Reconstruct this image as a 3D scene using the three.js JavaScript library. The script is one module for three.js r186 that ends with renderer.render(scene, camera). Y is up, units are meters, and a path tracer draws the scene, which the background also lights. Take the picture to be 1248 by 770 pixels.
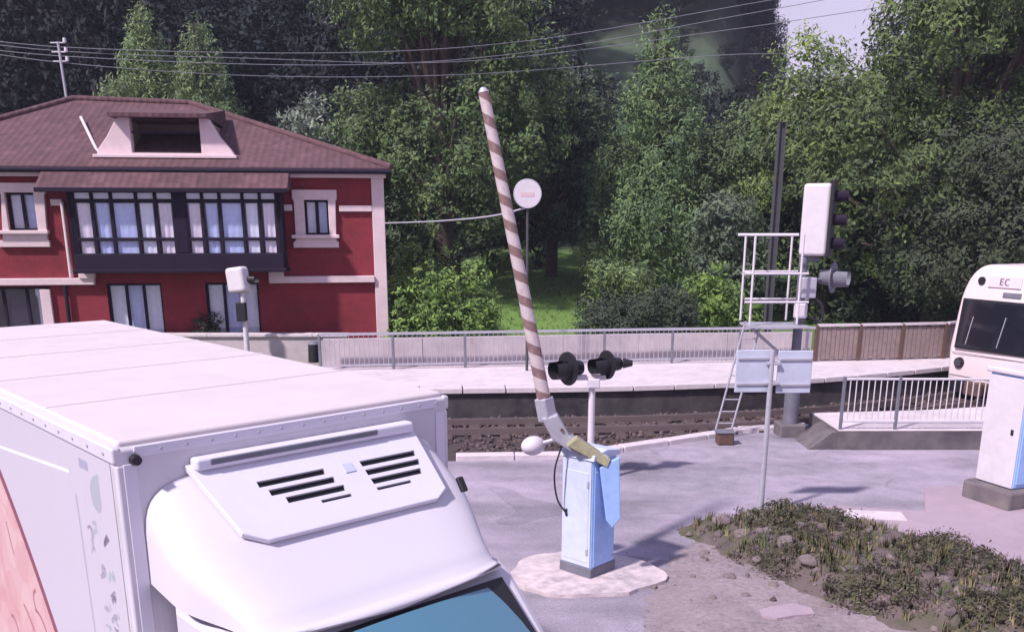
import * as THREE from 'three';
import { RoundedBoxGeometry } from 'three/addons/geometries/RoundedBoxGeometry.js';
import { mergeGeometries, toCreasedNormals } from 'three/addons/utils/BufferGeometryUtils.js';
import { ImprovedNoise } from 'three/addons/math/ImprovedNoise.js';

// ---------------------------------------------------------------- camera, sky, sun, exposure
const scene = new THREE.Scene();
const FOC = 1136.8, CY = 588.5, PITCH = 0.27715, CAMH = 4.54;
const camera = new THREE.PerspectiveCamera(THREE.MathUtils.radToDeg(2 * Math.atan(CY / FOC)), 1248 / 1177, 0.1, 900);
camera.position.set(0, CAMH, 0);
camera.rotation.x = -PITCH;
camera.setViewOffset(1248, 1177, 0, 0, 1248, 770);
camera.updateProjectionMatrix(); camera.updateMatrixWorld();
const renderer = new THREE.WebGLRenderer({ antialias: true });
renderer.toneMapping = THREE.LinearToneMapping;
renderer.toneMappingExposure = 1.66;
renderer.shadowMap.enabled = true;

{ // bright hazy sky, the same all the way round
  const W = 64, Hh = 128, d = new Float32Array(W * Hh * 4);
  const hor = [0.60, 0.53, 0.66], zen = [0.20, 0.21, 0.38], gnd = [0.2, 0.17, 0.2];
  for (let j = 0; j < Hh; j++) {
    const el = ((j + 0.5) / Hh - 0.5) * Math.PI, t = Math.pow(Math.max(0, Math.sin(el)), 0.55);
    for (let i = 0; i < W; i++) for (let k = 0; k < 3; k++) d[(j * W + i) * 4 + k] = el < 0 ? gnd[k] : hor[k] + (zen[k] - hor[k]) * t;
    for (let i = 0; i < W; i++) d[(j * W + i) * 4 + 3] = 1;
  }
  const t = new THREE.DataTexture(d, W, Hh, THREE.RGBAFormat, THREE.FloatType);
  t.mapping = THREE.EquirectangularReflectionMapping; t.magFilter = THREE.LinearFilter; t.needsUpdate = true;
  scene.background = t; scene.environment = t;
}
const sun = new THREE.DirectionalLight(new THREE.Color().setRGB(1, 0.91, 0.89), 3.6);
sun.position.set(-55, 82, 28); sun.target.position.set(0, 0, -20);
sun.castShadow = true; sun.shadow.mapSize.set(2048, 2048); sun.shadow.radius = 6;
Object.assign(sun.shadow.camera, { left: -60, right: 60, top: 60, bottom: -60, near: 1, far: 300 });
scene.add(sun, sun.target);

// ---------------------------------------------------------------- helpers
let seed = 7;
const rnd = () => { seed = (seed * 1664525 + 1013904223) >>> 0; return seed / 4294967296; };
const rr = (a, b) => a + (b - a) * rnd();
const noise = new ImprovedNoise();
const fbm = (x, y, z = 0) => noise.noise(x, y, z) + 0.5 * noise.noise(x * 2.1, y * 2.1, z + 7) + 0.25 * noise.noise(x * 4.3, y * 4.3, z + 13);
const lerp = (a, b, t) => a + (b - a) * t, clamp = (v, a, b) => Math.min(b, Math.max(a, v));
const sstep = (a, b, v) => { const t = clamp((v - a) / (b - a), 0, 1); return t * t * (3 - 2 * t); };
const V = (x, y, z) => new THREE.Vector3(x, y, z);
// a photograph pixel as a direction, met with a level (y) or an upright plane (z)
function dir(u, v) { const x = (u - 624) / FOC, y = -(v - CY) / FOC; return [x, y * Math.cos(PITCH) - Math.sin(PITCH), -(Math.cos(PITCH) + y * Math.sin(PITCH))]; }
function atY(u, v, Y) { const d = dir(u, v), t = (Y - CAMH) / d[1]; return V(d[0] * t, Y, d[2] * t); }
function atZ(u, v, z) { const d = dir(u, v), t = z / d[2]; return V(d[0] * t, CAMH + d[1] * t, z); }

const taken = {};
function numbered(n) { if (!(n in taken)) { taken[n] = 0; return n; } taken[n]++; return n + '_' + String(taken[n]).padStart(3, '0'); }
function thing(name, label, category, pos = [0, 0, 0], turn = 0, group) {
  const g = new THREE.Group(); g.name = numbered(name); g.position.set(...pos); g.rotation.y = turn;
  g.userData = { label, category }; if (group) g.userData.group = group; scene.add(g); return g;
}
function part(name, geo, m, parent, pos, rot) {
  const o = new THREE.Mesh(geo, m); o.name = name; o.castShadow = o.receiveShadow = true;
  if (pos) o.position.set(...pos); if (rot) o.rotation.set(...rot); parent.add(o); return o;
}
function structure(name, geo, m, label, category) {
  const o = part(numbered(name), geo, m, scene); o.userData = { kind: 'structure', label, category }; return o;
}
function boxUV(g) { // uv in metres from the dominant direction of each face
  g = g.index ? g.toNonIndexed() : g; if (!g.attributes.normal) g.computeVertexNormals();
  const p = g.attributes.position, uv = new Float32Array(p.count * 2), a = V(), b = V(), c = V(), n = V();
  for (let i = 0; i < p.count; i += 3) {
    a.fromBufferAttribute(p, i); b.fromBufferAttribute(p, i + 1); c.fromBufferAttribute(p, i + 2);
    n.copy(b).sub(a).cross(c.clone().sub(a));
    const X = Math.abs(n.x), Y = Math.abs(n.y), Z = Math.abs(n.z);
    for (let k = 0; k < 3; k++) {
      const q = [a, b, c][k];
      const w = Y >= X && Y >= Z ? [q.x, -q.z] : X >= Z ? [q.z, q.y] : [q.x, q.y];
      uv[(i + k) * 2] = w[0]; uv[(i + k) * 2 + 1] = w[1];
    }
  }
  g.setAttribute('uv', new THREE.BufferAttribute(uv, 2)); return g;
}
const clean = g => { const o = new THREE.BufferGeometry(); const s = g.index ? g.toNonIndexed() : g; for (const k of ['position', 'normal', 'uv']) if (s.attributes[k]) o.setAttribute(k, s.attributes[k]); return o; };
const merge = list => mergeGeometries(list.map(g => clean(g.attributes.uv ? g : boxUV(g))));
function RB(w, h, d, r = 0.02) { return boxUV(new RoundedBoxGeometry(w, h, d, 2, Math.min(r, w / 2.1, h / 2.1, d / 2.1))); }
function BX(w, h, d) { return boxUV(new THREE.BoxGeometry(w, h, d)); }
function at(g, x, y, z, rx = 0, ry = 0, rz = 0) { return g.applyMatrix4(new THREE.Matrix4().compose(V(x, y, z), new THREE.Quaternion().setFromEuler(new THREE.Euler(rx, ry, rz)), V(1, 1, 1))); }
function CYL(r0, r1, h, n = 12) { return boxUV(new THREE.CylinderGeometry(r0, r1, h, n)); } // r0 top
function rod(a, b, r, n = 8, r2 = r) { // between two points
  const d = b.clone().sub(a), g = new THREE.CylinderGeometry(r2, r, d.length(), n);
  g.applyMatrix4(new THREE.Matrix4().compose(a.clone().add(b).multiplyScalar(0.5), new THREE.Quaternion().setFromUnitVectors(V(0, 1, 0), d.normalize()), V(1, 1, 1)));
  return boxUV(g);
}
function bar(a, b, w, h) { // rectangular bar between two points, w sideways, h upward
  const d = b.clone().sub(a), L = d.length(), g = new THREE.BoxGeometry(w, h, L);
  const m = new THREE.Matrix4().lookAt(a, b, V(0, 1, 0)); m.setPosition(a.clone().add(b).multiplyScalar(0.5));
  return boxUV(g.applyMatrix4(m));
}
function shapeOf(pts) { const s = new THREE.Shape(); pts.forEach(([x, y], i) => i ? s.lineTo(x, y) : s.moveTo(x, y)); s.closePath(); return s; }
function rectHole(x0, y0, x1, y1) { const p = new THREE.Path(); p.moveTo(x0, y0); p.lineTo(x0, y1); p.lineTo(x1, y1); p.lineTo(x1, y0); p.closePath(); return p; }
function EX(shape, depth, bevel = 0) { return boxUV(new THREE.ExtrudeGeometry(shape, { depth, bevelEnabled: bevel > 0, bevelSize: bevel, bevelThickness: bevel, bevelOffset: -bevel, bevelSegments: 2, curveSegments: 12 })); }
function flatPoly(pts, y, thick = 0) { // polygon in x,z lying level, its top at y
  const s = shapeOf(pts.map(([x, z]) => [x, -z]));
  const g = thick ? new THREE.ExtrudeGeometry(s, { depth: thick, bevelEnabled: false }) : new THREE.ShapeGeometry(s);
  g.rotateX(-Math.PI / 2); g.translate(0, y - thick, 0); return boxUV(g);
}
// ---------------------------------------------------------------- textures and materials
function noiseTex(size, metres, fn, srgb = true) { // fn(x,y in 0..1 tiling coords, px) -> [r,g,b] linear 0..1
  const d = new Uint8Array(size * size * 4);
  const enc = v => { v = clamp(v, 0, 1); return 255 * (srgb ? (v < 0.0031308 ? v * 12.92 : 1.055 * Math.pow(v, 1 / 2.4) - 0.055) : v); };
  for (let j = 0; j < size; j++) for (let i = 0; i < size; i++) {
    const c = fn(i / size, j / size); for (let k = 0; k < 3; k++) d[(j * size + i) * 4 + k] = enc(c[k]); d[(j * size + i) * 4 + 3] = 255;
  }
  const t = new THREE.DataTexture(d, size, size); t.wrapS = t.wrapT = THREE.RepeatWrapping; t.magFilter = THREE.LinearFilter; t.minFilter = THREE.LinearMipmapLinearFilter; t.generateMipmaps = true;
  if (srgb) t.colorSpace = THREE.SRGBColorSpace; t.repeat.set(1 / metres, 1 / metres); t.needsUpdate = true; return t;
}
const ring = (x, y, f, z) => { // noise that tiles
  const n = (a, b) => fbm(a * f, b * f, z);
  const sx = sstep(0, 1, x), sy = sstep(0, 1, y);
  return lerp(lerp(n(x, y), n(x - 1, y), sx), lerp(n(x, y - 1), n(x - 1, y - 1), sx), sy);
};
const fields = {};
function field(f) { // a tiling noise field, computed once for each frequency
  if (!fields[f]) { const n = 256, a = new Float32Array(n * n); for (let j = 0; j < n; j++) for (let i = 0; i < n; i++) a[j * n + i] = ring(i / n, j / n, f, f * 1.3); fields[f] = a; }
  return fields[f];
}
function pick(a, x, y) { const n = 256, fx = (x - Math.floor(x)) * n, fy = (y - Math.floor(y)) * n, i = Math.floor(fx), j = Math.floor(fy), u = fx - i, v = fy - j, i1 = (i + 1) % n, j1 = (j + 1) % n; return lerp(lerp(a[j * n + i], a[j * n + i1], u), lerp(a[j1 * n + i], a[j1 * n + i1], u), v); }
function mottled(base, metres, { coarse = 0.18, fine = 0.12, grain = 0.1, tint = [0, 0, 0], f1 = 5, f2 = 22, size = 512, z = 1, extra } = {}) {
  const F1 = field(f1), F2 = field(f2), o1 = z * 0.37, o2 = z * 0.61;
  return noiseTex(size, metres, (x, y) => {
    const a = pick(F1, x + o1, y + o2), b = pick(F2, x + o2, y + o1), g = rnd() - 0.5;
    let k = 1 + coarse * a + fine * b + grain * g; const t = a * 0.8 + b * 0.4;
    const c = base.map((v, i) => v * k * (1 + tint[i] * t)); return extra ? extra(c, x, y, a, b) : c;
  });
}
const M = {};
const std = (o) => new THREE.MeshStandardMaterial(o);
const rgb = (r, g, b) => new THREE.Color().setRGB(r, g, b);
const bumpGrain = noiseTex(256, 0.8, (x, y) => { const v = 0.5 + 0.25 * ring(x, y, 30, 3) + 0.35 * (rnd() - 0.5); return [v, v, v]; }, false);
M.asphalt = std({ map: mottled([0.295, 0.258, 0.325], 11, { coarse: 0.30, fine: 0.16, grain: 0.42, size: 1024, f1: 6, f2: 40, tint: [0.05, -0.02, 0.03],
  extra: (c, x, y, a, b) => { const crack = Math.abs(pick(field(4), x, y)) < 0.005 && a > 0.0 ? 0.8 : 1; const patch = pick(field(3), x + 0.2, y) > 0.34 ? 0.82 : 1; const st = 1 + 0.34 * pick(field(5), x, y * 3 + 0.3) ; const spot = pick(field(22), x * 0.8 + 0.37, y * 0.8) > 0.66 ? 0.7 : 1, tyre = 1 - 0.13 * Math.exp(-Math.pow((((y * 2.2 + 0.03 * Math.sin(x * 6.283)) % 0.5) - 0.22) / 0.05, 2)); return c.map(v => v * crack * patch * st * spot * tyre); } }), roughness: 0.93, bumpMap: bumpGrain, bumpScale: 0.006 });
M.paving = std({ map: mottled([0.35, 0.27, 0.33], 6, { coarse: 0.14, fine: 0.1, grain: 0.16, z: 9 }), roughness: 0.92, bumpMap: bumpGrain, bumpScale: 0.005 });
M.concrete = std({ map: mottled([0.46, 0.40, 0.43], 4, { coarse: 0.2, fine: 0.14, grain: 0.1, z: 4 }), roughness: 0.9, bumpMap: bumpGrain, bumpScale: 0.004 });
M.paleConcrete = std({ map: mottled([0.57, 0.50, 0.55], 4, { coarse: 0.16, fine: 0.12, grain: 0.1, z: 5 }), roughness: 0.9, bumpMap: bumpGrain, bumpScale: 0.004 });
M.padConcrete = std({ map: mottled([0.52, 0.44, 0.47], 2.5, { coarse: 0.3, fine: 0.3, grain: 0.15, z: 42, tint: [0.04, 0.02, -0.03] }), roughness: 0.92, bumpMap: bumpGrain, bumpScale: 0.006 });
M.dirtyShadedConcrete = std({ map: mottled([0.13, 0.11, 0.125], 5, { coarse: 0.5, fine: 0.35, grain: 0.15, z: 6, tint: [0.05, 0.1, -0.1] }), roughness: 0.95, bumpMap: bumpGrain, bumpScale: 0.008 });  // dirty dark concrete; on the walkway its dark tone is painted shade
M.platformWall = std({ map: mottled([0.055, 0.048, 0.055], 5, { coarse: 0.6, fine: 0.45, grain: 0.2, z: 16, tint: [0.05, 0.15, -0.1] }), roughness: 0.95, bumpMap: bumpGrain, bumpScale: 0.012 });
M.wire = std({ color: rgb(0.20, 0.20, 0.25), roughness: 0.7 });
M.darkMast = std({ map: mottled([0.06, 0.06, 0.07], 2, { coarse: 0.25, fine: 0.2, grain: 0.1, z: 37, size: 256 }), roughness: 0.9 });
M.gravel = std({ map: mottled([0.27, 0.22, 0.245], 3, { coarse: 0.3, fine: 0.35, grain: 0.5, z: 8, f2: 40 }), roughness: 1, bumpMap: bumpGrain, bumpScale: 0.015 });
M.ballast = std({ map: mottled([0.07, 0.052, 0.056], 2, { coarse: 0.3, fine: 0.4, grain: 0.6, z: 11, f2: 40 }), roughness: 1, bumpMap: bumpGrain, bumpScale: 0.03 });
M.stone = std({ map: mottled([0.17, 0.135, 0.14], 0.8, { coarse: 0.3, fine: 0.3, grain: 0.3, z: 12, size: 256 }), roughness: 1 });
M.brick = std({ map: mottled([0.195, 0.017, 0.030], 4, { coarse: 0.28, fine: 0.2, grain: 0.25, z: 13,
  extra: (c, x, y) => { const row = Math.floor(y * 56), fy = y * 56 - row, fx = (x * 18 + (row % 2) * 0.5) % 1; const j = fy < 0.14 || fx < 0.05; return j ? c.map((v, i) => v * 0.9 + [0.03, 0.02, 0.02][i]) : c; } }), roughness: 0.88 });
M.render = std({ map: mottled([0.66, 0.52, 0.56], 3, { coarse: 0.1, fine: 0.08, grain: 0.05, z: 14 }), roughness: 0.85 });
M.tile = std({ map: mottled([0.105, 0.052, 0.062], 4, { coarse: 0.25, fine: 0.25, grain: 0.25, z: 15,
  extra: (c, x, y) => { const row = Math.floor(y * 12), k = 0.85 + 0.3 * Math.abs(Math.sin(row * 91.7 + Math.floor(x * 20) * 37.1) * 43.7 % 1); return c.map(v => v * k); } }),
  bumpMap: noiseTex(512, 4, (x, y) => { const v = 0.5 + 0.35 * Math.cos(x * 20 * Math.PI * 2) - 0.3 * ((y * 12) % 1); return [v, v, v]; }, false), bumpScale: 0.018, roughness: 0.95 });
M.timberNavy = new THREE.MeshPhysicalMaterial({ specularIntensity: 0.25,  map: mottled([0.020, 0.014, 0.030], 2, { coarse: 0.15, fine: 0.15, z: 17, size: 256 }), roughness: 0.7 });
M.innerPlaster = std({ map: mottled([0.27, 0.20, 0.19], 2, { coarse: 0.2, fine: 0.2, grain: 0.1, z: 41, size: 256 }), roughness: 1 });
M.curtain = std({ map: mottled([0.80, 0.80, 0.92], 1.2, { coarse: 0.08, fine: 0.08, grain: 0.03, z: 18, size: 256 }), roughness: 1 });
M.curtainBlue = std({ map: mottled([0.52, 0.58, 0.86], 1.2, { coarse: 0.1, fine: 0.1, grain: 0.03, z: 38, size: 256 }), roughness: 1 });
M.curtainRose = std({ map: mottled([0.80, 0.70, 0.80], 1.2, { coarse: 0.1, fine: 0.1, grain: 0.03, z: 39, size: 256 }), roughness: 1 });
M.glass = new THREE.MeshPhysicalMaterial({ color: rgb(0.97, 0.98, 1.0), roughness: 0.06, transmission: 1, thickness: 0, ior: 1.5 });
M.darkGlass = new THREE.MeshPhysicalMaterial({ color: rgb(0.012, 0.014, 0.022), roughness: 0.06, clearcoat: 1, clearcoatRoughness: 0.04 });
M.tealGlass = new THREE.MeshPhysicalMaterial({ color: rgb(0.07, 0.19, 0.28), roughness: 0.08, clearcoat: 1, clearcoatRoughness: 0.05 });
M.truckWhite = new THREE.MeshPhysicalMaterial({ map: mottled([0.57, 0.54, 0.61], 5, { coarse: 0.12, fine: 0.09, grain: 0.05, z: 19, size: 1024, extra: (c, x, y, a, b) => { const st = Math.max(0, pick(field(22), x * 3, y * 0.12) - 0.25) * (0.5 + a); return c.map((v, i) => v * (1 - [0.36, 0.38, 0.38][i] * clamp(st, 0, 1))); } }), roughness: 0.6, clearcoat: 0.15, clearcoatRoughness: 0.4 });
M.truckRoof = std({ map: mottled([0.58, 0.51, 0.545], 5, { coarse: 0.06, fine: 0.05, grain: 0.03, z: 21 }), roughness: 0.7 });
M.unitGrey = std({ map: mottled([0.62, 0.60, 0.70], 3, { coarse: 0.04, fine: 0.03, grain: 0.02, z: 22, size: 256 }), roughness: 0.45 });
M.black = std({ color: rgb(0.012, 0.011, 0.016), roughness: 0.5 });
M.rubber = std({ color: rgb(0.02, 0.02, 0.022), roughness: 0.85 });
M.blue = new THREE.MeshPhysicalMaterial({ map: mottled([0.30, 0.46, 0.80], 2, { coarse: 0.1, fine: 0.1, grain: 0.05, z: 23, size: 256,
  extra: (c, x, y, a, b) => (b > 0.62 ? c.map((v, i) => v * [0.9, 0.85, 0.8][i]) : c) }), roughness: 0.5, clearcoat: 0.15 });
M.paleBlue = std({ map: mottled([0.52, 0.57, 0.72], 2, { coarse: 0.12, fine: 0.1, grain: 0.05, z: 24, size: 256 }), roughness: 0.55 });
M.whitePaint = std({ map: mottled([0.60, 0.555, 0.62], 2, { coarse: 0.08, fine: 0.06, grain: 0.04, z: 25, size: 256 }), roughness: 0.55 });
M.galv = std({ map: mottled([0.42, 0.41, 0.48], 1, { coarse: 0.12, fine: 0.12, grain: 0.08, z: 26, size: 256 }), roughness: 0.5, metalness: 0.25 });
M.mastGrey = std({ map: mottled([0.14, 0.14, 0.18], 2, { coarse: 0.25, fine: 0.2, grain: 0.1, z: 27, size: 256 }), roughness: 0.7 });
M.signBack = std({ map: mottled([0.50, 0.53, 0.66], 1.5, { coarse: 0.1, fine: 0.08, grain: 0.04, z: 28, size: 256 }), roughness: 0.5, metalness: 0.1 });
M.rail = std({ color: rgb(0.30, 0.24, 0.24), roughness: 0.4, metalness: 0.7 });
M.rust = std({ map: mottled([0.10, 0.055, 0.045], 1, { coarse: 0.3, fine: 0.3, grain: 0.3, z: 29, size: 256 }), roughness: 0.9 });
M.sleeper = std({ map: mottled([0.07, 0.05, 0.05], 1, { coarse: 0.3, fine: 0.3, grain: 0.2, z: 30, size: 256 }), roughness: 1 });
M.brownPanel = std({ map: mottled([0.24, 0.18, 0.18], 2, { coarse: 0.2, fine: 0.2, grain: 0.15, z: 31, size: 256 }), roughness: 0.9 });
M.bark = std({ map: mottled([0.07, 0.055, 0.045], 1, { coarse: 0.4, fine: 0.4, grain: 0.3, z: 32, size: 256 }), roughness: 1 });
M.yellow = std({ map: mottled([0.36, 0.34, 0.22], 1, { coarse: 0.2, fine: 0.2, grain: 0.1, z: 33, size: 256 }), roughness: 0.6 });
M.trainWhite = new THREE.MeshPhysicalMaterial({ map: mottled([0.74, 0.62, 0.66], 5, { coarse: 0.05, fine: 0.04, grain: 0.02, z: 34, size: 256 }), roughness: 0.4, clearcoat: 0.3, clearcoatRoughness: 0.25 });
M.slope = std({ vertexColors: true, map: mottled([0.95, 0.95, 0.95], 7, { coarse: 0.3, fine: 0.3, grain: 0.35, z: 35, f1: 9, f2: 40 }), roughness: 1 });

// ---------------------------------------------------------------- terrain
function hillTop(ax) { // height of the ridge by bearing
  return 58 - 48 * sstep(0.19, 0.29, ax) * (1 - sstep(0.40, 0.47, ax)) + 3 * noise.noise(ax * 9, 2, 5);
}
function ground(x, z) {
  const d = -z, ax = x / Math.max(d, 20);
  let h = -0.06;
  h += sstep(27.5, 46, d) * 2.0 * sstep(-6, 0, x);
  h += sstep(44, 60, d) * 2.5;
  if (d > 55) h += Math.max(0, hillTop(ax) - 5) * sstep(50, 172, d);
  h += d > 28 ? 0.12 * fbm(x * 0.2, z * 0.2, 1) * sstep(28, 34, d) : 0;
  return h;
}
{
  const xs = [], zs = [];
  for (let i = 0; i <= 150; i++) { const t = i / 150 * 2 - 1; xs.push(30 * t + 210 * t * t * t); }
  for (let j = 0; j <= 150; j++) { const t = j / 150; zs.push(30 - 60 * t - 230 * t * t * t); }
  const pos = [], col = [], idx = [], uv = [], c = new THREE.Color();
  for (const z of zs) for (const x of xs) {
    pos.push(x, ground(x, z), z); uv.push(x, z);
    const d = -z, n = fbm(x * 0.15, z * 0.15, 4), ax = x / Math.max(d, 1);
    let k = [0.07, 0.12, 0.03];
    if (d > 50) { const mead = sstep(0.0, 0.05, ax + 0.03 * n) * (1 - sstep(0.28, 0.32, ax)) * sstep(64, 70, d) * (1 - sstep(92, 96, d + 3 * n)); k = [lerp(0.018, 0.075, mead), lerp(0.026, 0.115, mead), lerp(0.018, 0.065, mead)]; }
    if (d > 26 && d < 50) k = [0.11 * (1 + 0.3 * n), 0.20 * (1 + 0.2 * n), 0.045];
    c.setRGB(...k.map(v => v * (1 + 0.25 * n))); col.push(c.r, c.g, c.b);
  }
  const W = xs.length;
  for (let j = 0; j < zs.length - 1; j++) for (let i = 0; i < W - 1; i++) { const a = j * W + i; idx.push(a, a + 1, a + W, a + 1, a + W + 1, a + W); }
  const g = new THREE.BufferGeometry();
  g.setAttribute('position', new THREE.Float32BufferAttribute(pos, 3)); g.setAttribute('uv', new THREE.Float32BufferAttribute(uv, 2)); g.setAttribute('color', new THREE.Float32BufferAttribute(col, 3));
  g.setIndex(idx); g.computeVertexNormals();
  structure('ground', g, M.slope, 'grassy ground rising behind the station into a wooded hill', 'ground');
}
// ---------------------------------------------------------------- road, pavement, kerbs
const edgeLine = [[-40, -16.6], [-12, -17.2], [-1.1, -17.5], [1.2, -17.65], [3.2, -18.8], [5.0, -19.9], [6.6, -20.3]];
structure('road', flatPoly([[-40, 12], ...edgeLine, [6.9, -18.4], [26, -18.6], [40, -19], [40, 12]], 0.0), M.asphalt, 'wide lilac grey asphalt road by the crossing', 'road');
{ // pavement right of the verge, one kerb step up
  const pts = [[4.75, -14.15], [5.2, -14.55], [6.6, -14.2], [7.2, -15.6], [26, -15.9], [26, 10], [7.2, 10], [6.6, -10.5], [6.95, -11.9]];
  structure('pavement', flatPoly(pts, 0.03, 0.12), M.paving, 'pinkish pavement beside the verge', 'pavement');
}
{ // kerb along the track side: stones end to end
  const k = new THREE.Group(); k.name = 'track_kerb'; k.userData = { kind: 'structure', label: 'pale low kerb of stones along the track side of the road', category: 'kerb' }; scene.add(k);
  const pts = edgeLine.slice(2), stoneGeo = {};
  for (let i = 0; i < pts.length - 1; i++) {
    const a = V(pts[i][0], 0, pts[i][1]), b = V(pts[i + 1][0], 0, pts[i + 1][1]), L = a.distanceTo(b), n = Math.max(1, Math.round(L / 0.95)), ang = Math.atan2(-(b.z - a.z), b.x - a.x);
    for (let j = 0; j < n; j++) {
      const p = a.clone().lerp(b, (j + 0.5) / n), key = (L / n).toFixed(2);
      stoneGeo[key] = stoneGeo[key] || RB(L / n - 0.015, 0.22, 0.26, 0.025);
      part('kerb_stone', stoneGeo[key], M.paleConcrete, k, [p.x, 0.0 + rr(-0.008, 0.008), p.z - 0.12], [0, ang + rr(-0.01, 0.01), 0]);
    }
  }
}
// ---------------------------------------------------------------- track, platform
const platEdge = [[-6.2, -21.15], [-1.4, -21.5], [3.4, -21.95], [7.66, -23.0], [11.8, -24.95], [17.5, -28.4], [26, -34]];
const spline = new THREE.CatmullRomCurve3(platEdge.map(([x, z]) => V(x, 0, z)));
const trackPts = [[-42, -18.6], [-20, -19.2], [-6.2, -19.75], [-1.4, -20.12], [3.4, -20.55], [7.4, -21.5], [11.4, -23.35], [16.8, -26.6], [26, -32.6], [34, -38.5]];
const track = new THREE.CatmullRomCurve3(trackPts.map(([x, z]) => V(x, 0, z)));
function ribbon(curve, off0, off1, y0, y1, n, t0 = 0, t1 = 1) { // level strip between two sideways offsets
  const pos = [], idx = [];
  for (let i = 0; i <= n; i++) {
    const t = lerp(t0, t1, i / n), p = curve.getPointAt(t), d = curve.getTangentAt(t), s = V(-d.z, 0, d.x);
    pos.push(p.x + s.x * off0, y0, p.z + s.z * off0, p.x + s.x * off1, y1, p.z + s.z * off1);
    if (i < n) idx.push(2 * i, 2 * i + 1, 2 * i + 2, 2 * i + 1, 2 * i + 3, 2 * i + 2);
  }
  const g = new THREE.BufferGeometry(); g.setAttribute('position', new THREE.Float32BufferAttribute(pos, 3)); g.setIndex(idx); g.computeVertexNormals(); return boxUV(g);
}
structure('track_bed', merge([ribbon(track, -1.5, 3.6, -0.012, -0.012, 60)]), M.ballast, 'dark brown ballast bed of the railway', 'track bed');
{
  const T = thing('railway_track', 'single railway track with two rails curving past the platform', 'track');
  for (const o of [-0.5, 0.5]) {
    const pts = []; for (let i = 0; i <= 60; i++) { const p = track.getPointAt(i / 60), d = track.getTangentAt(i / 60); pts.push(V(p.x - d.z * o, 0.03, p.z + d.x * o)); }
    const c = new THREE.CatmullRomCurve3(pts);
    part('rail', ribbonRail(c), M.rail, T);
  }
  function ribbonRail(c) { const out = []; for (let i = 0; i < 60; i++) out.push(bar(c.getPointAt(i / 60).setY(0.1), c.getPointAt((i + 1) / 60).setY(0.1), 0.07, 0.14)); return merge(out); }
  const sg = RB(0.22, 0.1, 1.9, 0.02), L = track.getLength();
  for (let i = 0; i < L / 0.62; i++) {
    const t = (i + 0.5) * 0.62 / L; if (t > 1) break; const p = track.getPointAt(t), d = track.getTangentAt(t);
    if (p.x < -9 || p.x > 16) continue;
    part('sleeper', sg, M.sleeper, T, [p.x, 0.0, p.z], [0, Math.atan2(-d.z, d.x) + rr(-0.015, 0.015), 0]);
  }
}
{ // loose ballast stones
  const g = new THREE.IcosahedronGeometry(0.045, 0), n = 5200, im = new THREE.InstancedMesh(g, M.ballastStone = std({ color: rgb(0.095, 0.072, 0.075), roughness: 1, flatShading: true }), n), m = new THREE.Matrix4(), c = new THREE.Color();
  for (let i = 0; i < n; i++) {
    const t = rr(0.42, 0.85), p = track.getPointAt(t), d = track.getTangentAt(t); let o = rr(-1.3, 2.5); const ez = x => x < 1.2 ? -17.6 : x < 6.6 ? lerp(-17.65, -20.3, (x - 1.2) / 5.4) : -20.7; if (p.z + d.x * o > ez(p.x - d.z * o) - 0.3) o = rr(-1.3, 0.4);
    m.compose(V(p.x - d.z * o, rr(-0.01, 0.035), p.z + d.x * o), new THREE.Quaternion().setFromEuler(new THREE.Euler(rr(0, 6), rr(0, 6), rr(0, 6))), V(rr(0.6, 1.5), rr(0.5, 1), rr(0.6, 1.5)));
    im.setMatrixAt(i, m); const k = rr(0.5, 1.6); c.setRGB(k, k * rr(0.85, 1), k * rr(0.85, 1.05)); im.setColorAt(i, c);
  }
  im.name = 'ballast_stones'; im.userData = { kind: 'stuff', label: 'loose brown ballast stones along the rails', category: 'ballast' }; im.castShadow = im.receiveShadow = true; scene.add(im);
}
{ // platform: slab with a dark wall and a pale coping of slabs
  const back = [[26, -36.4], [17.5, -30.6], [12.4, -27.0], [8.58, -26.3], [3.5, -25.85], [-2.4, -25.0], [-6.2, -24.5]];
  const front = []; for (let i = 0; i <= 30; i++) { const p = spline.getPointAt(i / 30); front.push([p.x, p.z]); }
  const P = new THREE.Group(); P.name = 'station_platform'; P.userData = { kind: 'structure', label: 'pale station platform with dark stained edge wall', category: 'platform' }; scene.add(P);
  const inner = front.map(([x, z], i) => { const d = spline.getTangentAt(i / 30); return [x + d.z * 0.08, z - d.x * 0.08]; });
  part('platform_wall', flatPoly([...inner, ...back], 0.58, 0.66), M.platformWall, P);
  const inner2 = front.map(([x, z], i) => { const d = spline.getTangentAt(i / 30); return [x + d.z * 0.5, z - d.x * 0.5]; });
  part('platform_surface', flatPoly([...inner2, ...back], 0.7, 0.118), M.paleConcrete, P);
  const Ls = spline.getLength(), n = Math.floor(Ls / 1.0), cg = RB(0.985, 0.125, 0.5, 0.015);
  for (let i = 0; i < n; i++) { const t = (i + 0.5) / n, p = spline.getPointAt(t), d = spline.getTangentAt(t); if (p.x > 18) break; part('coping_slab', cg, M.paleConcrete, P, [p.x + d.z * 0.245, 0.644, p.z - d.x * 0.245], [0, Math.atan2(-d.z, d.x), 0]); }
}
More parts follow.
